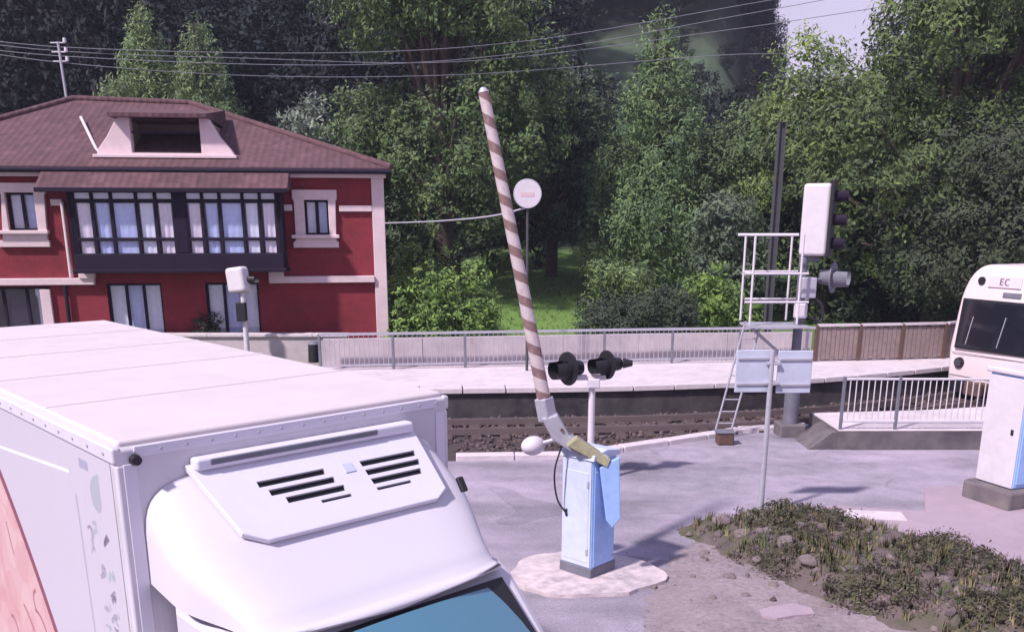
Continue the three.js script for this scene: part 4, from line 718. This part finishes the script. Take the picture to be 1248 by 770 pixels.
{
  const n = 110, x0 = 2.0, x1 = 7.4, z0 = -15, z1 = -8.2, pos = [], col = [], idx = [], uv = [];
  for (let j = 0; j <= n; j++) for (let i = 0; i <= n; i++) {
    const x = lerp(x0, x1, i / n), z = lerp(z0, z1, j / n), h = vergeH(x, z), k = fbm(x * 1.5, z * 1.5, 6), gr = sstep(-0.25, 0.35, k);
    pos.push(x, h, z); uv.push(x, z); col.push(lerp(0.13, 0.075, gr), lerp(0.10, 0.075, gr), lerp(0.10, 0.042, gr));
  }
  for (let j = 0; j < n; j++) for (let i = 0; i < n; i++) { const a = j * (n + 1) + i; if (Math.max(pos[a * 3 + 1], pos[(a + n + 2) * 3 + 1]) < -0.015) continue; idx.push(a, a + n + 1, a + 1, a + 1, a + n + 1, a + n + 2); }
  const g = new THREE.BufferGeometry(); g.setAttribute('position', new THREE.Float32BufferAttribute(pos, 3)); g.setAttribute('uv', new THREE.Float32BufferAttribute(uv, 2)); g.setAttribute('color', new THREE.Float32BufferAttribute(col, 3)); g.setIndex(idx); g.computeVertexNormals();
  structure('verge', g, M.slope, 'rough earthy verge bank with dry grass beside the pavement', 'verge');
  structure('gravel_patch', flatPoly(new THREE.CatmullRomCurve3([[1.0, -8.6], [1.5, -9.8], [1.75, -10.9], [2.1, -11.9], [2.6, -12.7], [3.4, -13.1], [4.4, -10.6], [5.4, -8.6], [2.5, -7.8]].map(([x, z]) => V(x, 0, z)), true).getPoints(160).map((p, i) => [p.x + 0.12 * fbm(i * 0.45, 3), p.z + 0.12 * fbm(i * 0.45, 9)]), 0.006), M.gravel, 'pinkish gravel between the barrier pad and the verge', 'gravel');
  // stones
  const sg = [0, 1, 2, 3].map(k => { const q = new THREE.IcosahedronGeometry(1, 2), p = q.attributes.position; for (let i = 0; i < p.count; i++) { const v = V().fromBufferAttribute(p, i), r = 1 + 0.28 * noise.noise(v.x * 1.3 + k * 9, v.y * 1.3, v.z * 1.3) + 0.1 * noise.noise(v.x * 4, v.y * 4 + k, v.z * 4); p.setXYZ(i, v.x * r, v.y * r * 0.62, v.z * r); } q.computeVertexNormals(); return boxUV(q); });
  const spots = [[880, 640, .16], [905, 655, .14], [935, 650, .13], [860, 662, .12], [925, 675, .15], [890, 690, .15], [960, 668, .17], [945, 700, .12], [985, 690, .14], [910, 712, .1], [1020, 655, .12], [1040, 700, .16], [1100, 690, .13], [1150, 712, .12], [1010, 725, .12], [1205, 722, .12], [870, 715, .09], [845, 690, .08], [975, 645, .12], [1075, 730, .14]];
  spots.forEach(([u, v, r], i) => { const p = atY(u, v, 0.15), o = part(numbered('stone'), sg[i % 4], M.stone, scene, [p.x, Math.max(0, vergeH(p.x, p.z)) + r * 0.02, p.z], [0, i * 1.7, 0]); o.scale.setScalar(r * (vergeH(p.x, p.z) < 0.08 ? 0.6 : 0.9)); o.userData = { label: r > 0.14 ? 'larger rough grey stone half sunk in the verge' : 'small rough grey stone lying on the verge', category: 'stone', group: 'stones on the verge' }; });
  { // clods and small rubble too many to count
    const cg = new THREE.IcosahedronGeometry(0.05, 1), q = cg.attributes.position; for (let i = 0; i < q.count; i++) { const v = V().fromBufferAttribute(q, i), r = 1 + 0.45 * noise.noise(v.x * 30, v.y * 30, v.z * 30); q.setXYZ(i, v.x * r, v.y * r * 0.8, v.z * r); } cg.computeVertexNormals();
    const n = 900, im = new THREE.InstancedMesh(cg, std({ roughness: 1 }), n), m = new THREE.Matrix4(), c = new THREE.Color(); let k = 0, gd = 0;
    while (k < n && gd++ < 80000) {
      const x = rr(1.4, 7.0), z = rr(-14.4, -8.8), h = vergeH(x, z); if (h < 0.02 && (rnd() < 0.93 || x > 3.6 || z < -12.6 || h < -0.05)) continue; if (h > 0.3 && rnd() < 0.5) continue;
      const sc = Math.pow(rnd(), 3) * 0.9 + 0.18; m.compose(V(x, Math.max(0, h) + 0.008 * sc, z), new THREE.Quaternion().setFromEuler(new THREE.Euler(rr(0, 6), rr(0, 6), rr(0, 6))), V(sc * rr(0.7, 1.5), sc, sc * rr(0.7, 1.4))); im.setMatrixAt(k, m);
      const b = rr(0.06, 0.2); c.setRGB(b * 1.05, b * rr(0.78, 0.88), b * rr(0.8, 0.95)); im.setColorAt(k, c); k++;
    }
    im.count = k; im.name = 'verge_rubble'; im.userData = { kind: 'stuff', label: 'brown clods and small rubble on the verge bank', category: 'rubble' }; scene.add(im);
  }
  const p1 = atY(955, 746, 0), s1 = part('concrete_slab', flatPoly([[-0.34, 0.1], [-0.2, 0.2], [0.05, 0.17], [0.3, 0.19], [0.36, 0.02], [0.22, -0.16], [-0.1, -0.13], [-0.28, -0.08]], 0.02, 0.05), M.paving, scene, [p1.x, 0.01, p1.z], [0, 0.25, 0]); s1.userData = { label: 'small irregular pale slab in the gravel below the verge', category: 'slab' };
  part('cabinet_lock', RB(0.05, 0.09, 0.012, 0.004), M.black, scene.getObjectByName('roadside_cabinet'), [-0.43, 1.25, 0.22], [0, -Math.PI / 2, 0]);
  const p2 = atY(1062, 628, 0.03), s2 = part('drain_cover', RB(1.0, 0.03, 0.42, 0.01), M.paleConcrete, scene, [p2.x, 0.034, p2.z], [0, -0.15, 0]); s2.userData = { label: 'pale rectangular cover set in the pavement edge', category: 'cover' };
}
// ---------------------------------------------------------------- vegetation
const leafMat = (o = {}) => new THREE.MeshPhysicalMaterial({ vertexColors: true, roughness: 0.85, transmission: 0.36, thickness: 0, ...o });
M.leaf = leafMat();
M.woodLeaf = std({ vertexColors: true, roughness: 1 });
M.blade = std({ vertexColors: false, roughness: 0.9 });
function foliage(lobes, count, size, cA, cB, { clump = 26, spread = 0.5, droop = 0, shell = 0.55, long = 1.5, gain = 1.45 } = {}) {
  const vol = lobes.map(l => l[3] * l[4] * l[5]), tot = vol.reduce((a, b) => a + Math.pow(b, 0.7), 0);
  const P = new Float32Array(count * 18), C = new Float32Array(count * 18), N = new Float32Array(count * 18); let k = 0;
  const q = new THREE.Quaternion(), q2 = new THREE.Quaternion(), nv = V(), UP = V(0, 1, 0);
  const gs = () => (rnd() + rnd() + rnd() - 1.5) * 0.9;
  lobes.forEach((l, li) => {
    let n = li === lobes.length - 1 ? count - k : Math.min(count - k, Math.round(count * Math.pow(vol[li], 0.7) / tot));
    while (n > 0) {
      const a = rr(0, Math.PI * 2), u = rr(-1, 1), s = Math.sqrt(1 - u * u), r = rnd() < 0.8 ? rr(0.8, 1.06) : Math.cbrt(rnd()) * 0.8;
      const ox = s * Math.cos(a), oz = s * Math.sin(a), cx = l[0] + l[3] * r * ox, cy = l[1] + l[4] * r * u, cz = l[2] + l[5] * r * oz;
      const m = Math.min(n, Math.round(clump * rr(0.5, 1.5))), cs = spread * rr(0.5, 1.3), tone = rr(-0.38, 0.38); n -= m;
      for (let i = 0; i < m; i++) {
        const x = cx + gs() * cs, y = cy + gs() * cs * (droop ? 1.6 : 0.75), z = cz + gs() * cs;
        nv.set(ox * 0.8 + rr(-0.75, 0.75), u * 0.6 + 0.35 + rr(-0.6, 0.6) - droop * 0.3, oz * 0.8 + rr(-0.75, 0.75)).normalize();
        q.setFromUnitVectors(UP, nv).multiply(q2.setFromAxisAngle(UP, rr(0, 6.28)));
        const h = size * rr(0.6, 1.4), w = h / long * rr(0.8, 1.2);
        const A = V(0, 0, -h).applyQuaternion(q), B = V(w * 0.6, h * 0.12, 0).applyQuaternion(q), Cc = V(0, 0, h).applyQuaternion(q), D = V(-w * 0.6, h * 0.12, 0).applyQuaternion(q), nn = V(0, 1, 0).applyQuaternion(q);
        const t = clamp(0.5 + tone + rr(-0.3, 0.3), 0, 1), br = rr(0.8, 1.2) * gain, c = [0, 1, 2].map(j => lerp(cA[j], cB[j], t) * br);
        [A, Cc, B, A, D, Cc].forEach((v, j) => { const o = k * 18 + j * 3; P[o] = x + v.x; P[o + 1] = y + v.y; P[o + 2] = z + v.z; C[o] = c[0]; C[o + 1] = c[1]; C[o + 2] = c[2]; N[o] = nn.x; N[o + 1] = nn.y; N[o + 2] = nn.z; });
        k++;
      }
    }
  });
  const g = new THREE.BufferGeometry(); g.setAttribute('position', new THREE.BufferAttribute(P, 3)); g.setAttribute('color', new THREE.BufferAttribute(C, 3)); g.setAttribute('normal', new THREE.BufferAttribute(N, 3)); return g;
}
function trunkGeo(h, r, limbs, lean = 0.2) {
  const top = V(lean * rr(-1, 1), h, lean * rr(-1, 1)), gs = [rod(V(0, -0.4, 0), V(top.x * 0.4, h * 0.5, top.z * 0.4), r, 9, r * 0.75), rod(V(top.x * 0.4, h * 0.5, top.z * 0.4), top, r * 0.75, 8, r * 0.3)];
  for (const l of limbs) { const t = clamp(l[1] / h * 0.55, 0.25, 0.85), a = V(top.x * t, h * t, top.z * t); gs.push(rod(a, V(l[0] * 0.8, l[1], l[2] * 0.8), r * 0.35, 7, r * 0.1)); }
  return merge(gs);
}
const ground0 = (x, z) => ground(x, z);
function tree(name, label, category, x, z, h, trunkR, lobes, count, size, cA, cB, opt, group) {
  const g = thing(name, label, category, [x, ground0(x, z), z], 0, group);
  part('trunk', trunkGeo(h, trunkR, lobes), M.bark, g); part('crown', foliage(lobes, count, size, cA, cB, opt), M.leaf, g); return g;
}
function lobesIn(u0, v0, u1, v1, z, gx, gy, n, depth, rad, keep = () => true, fine = false) { // lobes filling a region of the view at distance z
  const a = atZ(u0, v1, z), b = atZ(u1, v0, z), out = []; let guard = 0; const big = n > 20 && !fine ? 1.25 : 1; if (n > 20 && !fine) n = Math.round(n * 0.62);
  while (out.length < n && guard++ < 400) { const tx = rnd(), ty = rnd(); if (!keep(tx, ty)) continue; const r = rad * big * rr(0.7, 1.35); out.push([lerp(a.x, b.x, tx) - gx, lerp(a.y, b.y, ty) - gy, rr(-depth, depth), r * rr(0.9, 1.3), r * rr(0.7, 1.0), r * rr(0.9, 1.3)]); }
  return out;
}
function treeIn(name, label, cat, u0, v0, u1, v1, z, n, rad, count, size, cA, cB, opt = {}, keep, group, depth = 1.6) {
  const x = atZ((u0 + u1) / 2, 300, z).x, gy = ground0(x, z), L = lobesIn(u0, v0, u1, v1, z, x, gy, n, depth, rad, keep, opt.fine), h = atZ(624, lerp(v0, v1, 0.25), z).y - gy;
  return tree(name, label, cat, x, z, h, opt.trunk || 0.25, L, count, size, cA, cB, opt, group);
}
const G1 = [0.030, 0.060, 0.018], G2 = [0.085, 0.150, 0.035], GD = [0.026, 0.046, 0.022], GM = [0.035, 0.065, 0.025], GY = [0.15, 0.21, 0.05], GB = [0.05, 0.085, 0.055];
const round = (tx, ty) => (tx - 0.5) ** 2 * 4 + (ty - 0.5) ** 2 * 3.2 < 1;
const cone = (tx, ty) => Math.abs(tx - 0.5) < 0.5 * (1.06 - ty);
const flame = (tx, ty) => Math.abs(tx - 0.5) < 0.5 * Math.min(1, 1.5 * (1.05 - ty));
function pointedIn(name, label, uc, v0, v1, half, z, count, size, cA, cB, opt, group, taper) { // crown of lobes narrowing to a tip
  const base = atZ(uc, v1, z), top = atZ(uc, v0, z), gy = ground0(base.x, z), R = Math.abs(atZ(uc + half, 200, z).x - atZ(uc, 200, z).x), L = [], n = 16;
  for (let i = 0; i < n; i++) {
    const t = i / (n - 1), r = Math.max(0.14, R * taper(t)), k = r > 0.6 ? 3 : r > 0.35 ? 2 : 1, ph = rr(0, 6.28);
    for (let j = 0; j < k; j++) { const a = ph + j * 6.28 / k, o = k > 1 ? r * 0.5 : 0; L.push([Math.cos(a) * o, lerp(base.y, top.y, t) - gy + rr(-0.12, 0.12), Math.sin(a) * o, r * rr(0.45, 0.7), Math.max(0.3, r * 0.45), r * rr(0.45, 0.7)]); }
  }
  return tree(name, label, 'tree', base.x, z, top.y - gy - 0.3, opt.trunk, L, count, size, cA, cB, opt, group);
}
const plume = t => Math.min(1, 0.55 + t * 1.6) * Math.min(1, Math.pow(1.03 - t, 0.75) * 1.5), spire = t => Math.pow(1.02 - t, 0.85);
// pale poplars behind the house
pointedIn('poplar_tree', 'taller pale green poplar with pointed top behind the house', 186, 4, 165, 36, -43, 13000, 0.1, [0.075, 0.12, 0.05], [0.16, 0.22, 0.085], { gain: 1.7, clump: 22, spread: 0.26, droop: 0.7, long: 2.2, trunk: 0.16 }, 'poplars behind the house', plume);
pointedIn('poplar_tree', 'shorter pale green poplar with broad base behind the house', 252, 20, 175, 52, -42, 16000, 0.1, [0.07, 0.115, 0.05], [0.14, 0.20, 0.08], { gain: 1.7, clump: 22, spread: 0.26, droop: 0.7, long: 2.2, trunk: 0.16 }, 'poplars behind the house', t => 0.12 + 0.9 * spire(t));
treeIn('young_poplar', 'small pale sapling top showing above the house ridge', 'tree', 124, 92, 150, 150, -41, 8, 0.5, 1800, 0.12, [0.06, 0.10, 0.04], [0.14, 0.19, 0.08], { clump: 18, spread: 0.3, droop: 0.7, long: 2, trunk: 0.08 }, cone, undefined, 0.5);
treeIn('pale_bush', 'grey green pale bush behind the right roof slope', 'bush', 345, 140, 440, 200, -46, 14, 0.8, 5200, 0.13, [0.11, 0.14, 0.11], [0.24, 0.27, 0.22], { clump: 22, spread: 0.45 }, round, undefined, 1);
// tall trees in the middle
treeIn('broadleaf_tree', 'huge broad leafy tree beside the red house', 'tree', 440, -40, 640, 275, -37.5, 70, 1.1, 50000, 0.102, G1, [0.10, 0.165, 0.045], { gain: 1.4, clump: 30, spread: 0.5, trunk: 0.45 }, (x, y) => round(x, y * 0.9) , undefined, 2.2);
treeIn('dark_tree', 'dark leafy tree rising behind the round sign', 'tree', 610, 70, 735, 280, -44, 32, 1.2, 20000, 0.12, GD, GM, { clump: 30, spread: 0.5, trunk: 0.3 }, round, undefined, 2);
pointedIn('conifer_tree', 'tall pointed green conifer behind the round clipped hedge', 796, 22, 300, 98, -40, 46000, 0.1, [0.04, 0.08, 0.032], [0.12, 0.19, 0.065], { gain: 1.6, clump: 24, spread: 0.36, droop: 0.25, long: 2, trunk: 0.28 }, undefined, t => 0.1 + 0.9 * spire(t));
treeIn('broadleaf_tree', 'mid green tree beside the overhead line mast', 'tree', 850, 95, 985, 335, -39, 36, 1.0, 26000, 0.10, [0.03, 0.06, 0.022], [0.09, 0.145, 0.045], { clump: 30, spread: 0.5, trunk: 0.28 }, round, undefined, 1.8);
treeIn('feathery_shrub', 'grey green feathery shrub under the mid green tree', 'bush', 845, 245, 925, 350, -35, 14, 0.7, 5000, 0.11, GB, [0.11, 0.15, 0.09], { clump: 22, spread: 0.4 }, round, undefined, 0.8);
// great tree at the right
treeIn('great_tree', 'very large spreading tree towering behind the train', 'tree', 960, -40, 1340, 330, -33, 120, 1.15, 84000, 0.098, [0.022, 0.045, 0.012], [0.095, 0.14, 0.032], { gain: 1.5, clump: 34, spread: 0.5, trunk: 0.5 }, (x, y) => (round(x * 0.97, y * 0.95 + 0.03) || (x > 0.5 && y > 0.1)) && !(x < 0.36 && y > 0.66 - 0.2 * x), undefined, 2.6);
treeIn('golden_tree', 'yellow green tree crown beside the gap of sky', 'tree', 945, 48, 1075, 270, -36, 34, 0.9, 24000, 0.092, [0.06, 0.10, 0.022], [0.19, 0.25, 0.06], { clump: 28, spread: 0.45, trunk: 0.25 }, round, undefined, 1.5);
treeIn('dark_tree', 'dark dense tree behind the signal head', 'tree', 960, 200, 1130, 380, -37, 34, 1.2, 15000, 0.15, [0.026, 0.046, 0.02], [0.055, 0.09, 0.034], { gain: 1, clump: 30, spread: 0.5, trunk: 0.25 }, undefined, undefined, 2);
treeIn('dark_tree', 'dark leaved tree added as the shaded side of the great tree', 'tree', 1110, 185, 1330, 345, -30.3, 50, 1.0, 42000, 0.09, [0.026, 0.042, 0.017], [0.055, 0.08, 0.028], { gain: 1, clump: 30, spread: 0.5, trunk: 0.35 }, round, undefined, 1.6);  // added tree: its dark leaf colour paints the shaded side of the great tree
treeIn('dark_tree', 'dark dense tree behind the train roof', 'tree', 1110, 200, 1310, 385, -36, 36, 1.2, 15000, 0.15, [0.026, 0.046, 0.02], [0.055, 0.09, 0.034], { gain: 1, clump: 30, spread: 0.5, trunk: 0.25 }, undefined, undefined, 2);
treeIn('dark_tree', 'dense backing tree, leaves darkened as painted shade between house and conifer', 'tree', 470, 190, 640, 285, -46, 26, 1.3, 11000, 0.16, [0.028, 0.05, 0.024], [0.06, 0.10, 0.04], { gain: 1, clump: 30, spread: 0.5, trunk: 0.25 }, undefined, undefined, 1.5);  // backing tree; dark leaf colour stands in for the shade under the crowns
// shrubs behind the platform
treeIn('leafy_shrub', 'bright green shrub right of the red house', 'shrub', 482, 332, 590, 425, -29.4, 34, 0.6, 18000, 0.075, [0.06, 0.11, 0.022], [0.17, 0.27, 0.05], { gain: 1.6, clump: 24, spread: 0.32, trunk: 0.08 }, (x, y) => round(x, y * 0.9), undefined, 0.8);
treeIn('clipped_hedge', 'dark rounded hedge behind the platform railing', 'hedge', 714, 362, 830, 425, -29.2, 34, 0.55, 18000, 0.06, [0.012, 0.024, 0.010], [0.034, 0.056, 0.026], { clump: 26, spread: 0.26, trunk: 0.08 }, (x, y) => round(x, y * 0.85), undefined, 0.8);
treeIn('leafy_shrub', 'light green rounded shrub beside the dark hedge', 'shrub', 842, 332, 908, 425, -31, 18, 0.55, 8000, 0.085, [0.06, 0.115, 0.02], [0.16, 0.25, 0.045], { gain: 1.6, clump: 24, spread: 0.3, trunk: 0.08 }, round, undefined, 0.8);
treeIn('wild_shrub', 'pale wispy shrub growing out of the hedge top', 'shrub', 722, 326, 772, 372, -33, 10, 0.5, 3600, 0.1, [0.07, 0.12, 0.04], [0.17, 0.24, 0.08], { clump: 18, spread: 0.35, long: 2.4, trunk: 0.05 }, round, undefined, 0.6);
treeIn('planted_shrub', 'small dark shrub at the foot of the house wall', 'shrub', 240, 388, 258, 412, -27.3, 6, 0.22, 1200, 0.05, [0.012, 0.02, 0.012], [0.03, 0.05, 0.02], { clump: 16, spread: 0.14, trunk: 0.03 }, undefined, undefined, 0.15);
{ // wooded hill: one mass
  const lob = []; for (let i = 0; i < 12; i++) lob.push([rr(-1.8, 1.8), rr(3, 9.5), rr(-1.8, 1.8), rr(1.2, 2.1), rr(1.2, 2.2), rr(1.2, 2.1)]);
  const fg = foliage(lob, 6500, 0.15, [0.013, 0.018, 0.020], [0.030, 0.038, 0.042], { clump: 22, spread: 0.55, long: 1.5, gain: 0.8 });
  const spots = []; let guard = 0;
  while (spots.length < 1500 && guard++ < 40000) {
    const d = rr(52, 178), ax = rr(-0.72, 0.72), x = ax * d, z = -d; if (ax > 0.03 && ax < 0.42 && d > 72 && d < 96 && rnd() < 0.8) continue; if (ax > 0.285 && ax < 0.39 && d > 70) continue; spots.push([x, z]);
  }
  const im = new THREE.InstancedMesh(fg, M.woodLeaf, spots.length), m = new THREE.Matrix4(), c = new THREE.Color();
  spots.forEach(([x, z], i) => { const s = rr(0.75, 1.35) * (z > -96 && x / -z > 0.03 && x / -z < 0.42 ? (z > -73 ? 0.5 : rr(0.12, 0.26)) : x / -z > 0.24 && x / -z < 0.3 ? 0.6 : 1); m.compose(V(x, ground(x, z) - 0.5, z), new THREE.Quaternion().setFromEuler(new THREE.Euler(0, rr(0, 6.28), 0)), V(s, s * rr(0.85, 1.3), s)); im.setMatrixAt(i, m); const k = rr(0.55, 1.25); c.setRGB(k * rr(0.8, 1.15), k, k * rr(0.9, 1.25)); im.setColorAt(i, c); });
  im.name = 'hillside_wood'; im.userData = { kind: 'stuff', label: 'dark wood covering the hill behind everything', category: 'wood' }; im.castShadow = im.receiveShadow = true; scene.add(im);
}
function tufts(name, label, n, place, h, cols) {
  const pos = [], nor = []; for (let i = 0; i < 9; i++) { const a = rr(0, 6.28), l = rr(0.15, 0.7), x = rr(-0.12, 0.12), z = rr(-0.12, 0.12), w = 0.035, hh = rr(0.5, 1), dx = Math.cos(a), dz = Math.sin(a); pos.push(x - dz * w, 0, z + dx * w, x + dz * w, 0, z - dx * w, x + dx * l * hh * 0.6, hh, z + dz * l * hh * 0.6); for (let k = 0; k < 3; k++) nor.push(dx * 0.3, 0.9, dz * 0.3); }
  const g = new THREE.BufferGeometry(); g.setAttribute('position', new THREE.Float32BufferAttribute(pos, 3)); g.setAttribute('normal', new THREE.Float32BufferAttribute(nor, 3));
  const im = new THREE.InstancedMesh(g, M.blade, n), m = new THREE.Matrix4(), c = new THREE.Color(); let k = 0, guard = 0;
  while (k < n && guard++ < n * 20) { const p = place(); if (!p) continue; const s = h * (0.35 + 1.2 * Math.pow(rnd(), 1.8)); m.compose(p, new THREE.Quaternion().setFromEuler(new THREE.Euler(0, rr(0, 6.28), 0)), V(s * 1.1, s, s * 1.1)); im.setMatrixAt(k, m); const q = cols[Math.floor(rnd() * cols.length)], b = rr(0.7, 1.3); c.setRGB(q[0] * b, q[1] * b, q[2] * b); im.setColorAt(k, c); k++; }
  im.count = k; im.name = name; im.userData = { kind: 'stuff', label, category: 'grass' }; im.castShadow = im.receiveShadow = true; scene.add(im);
}
tufts('verge_grass', 'dry olive grass and weeds on the verge bank', 1500, () => { const x = rr(2.3, 7.2), z = rr(-14.6, -8.6), h = vergeH(x, z); if (h < 0.06) return rnd() < 0.012 && h > -0.028 ? V(x, h, z) : null; if (fbm(x * 1.5, z * 1.5, 6) + rr(-0.5, 0.5) < -0.1) return null; return V(x, h - 0.01, z); }, 0.15, [[0.15, 0.14, 0.06], [0.09, 0.11, 0.04], [0.24, 0.20, 0.11], [0.05, 0.075, 0.03], [0.16, 0.12, 0.09]]);
{ // low brambles and dead leaves on the bank
  const lob = []; for (let i = 0; i < 320; i++) { const x = rr(2.5, 7), z = rr(-14.5, -8.8), h = vergeH(x, z); if (h < 0.04 + 0.12 * rnd() || fbm(x * 0.9, z * 0.9, 31) < -0.12) continue; const r = rr(0.1, 0.34); lob.push([x, h + 0.02, z, r, r * 0.35, r]); }
  const g1 = foliage(lob, 20000, 0.028, [0.045, 0.042, 0.024], [0.125, 0.115, 0.055], { clump: 20, spread: 0.10, gain: 1 }), g2 = foliage(lob.map(l => [l[0] + 0.1, l[1] - 0.03, l[2] + 0.1, l[3] * 1.4, 0.03, l[5] * 1.4]), 16000, 0.028, [0.07, 0.048, 0.042], [0.24, 0.18, 0.16], { clump: 14, spread: 0.12, gain: 1 });
  const o = part('verge_brambles', mergeGeometries([g1, g2]), M.leaf, scene); o.userData = { kind: 'stuff', label: 'low olive brambles and dead brown leaves on the bank', category: 'brambles' };
}
tufts('lawn_grass', 'green lawn grass behind the platform railing', 7000, () => { const x = rr(-3.5, 9), z = rr(-44, -27); return V(x, ground(x, z) - 0.02, z); }, 0.14, [[0.12, 0.22, 0.05], [0.15, 0.26, 0.06], [0.09, 0.17, 0.04]]);

scene.fog = new THREE.FogExp2(new THREE.Color().setRGB(0.62, 0.64, 0.85), 0.0006);
scene.traverse(o => { if (o.isMesh) { o.castShadow = true; o.receiveShadow = true; } });
renderer.render(scene, camera);
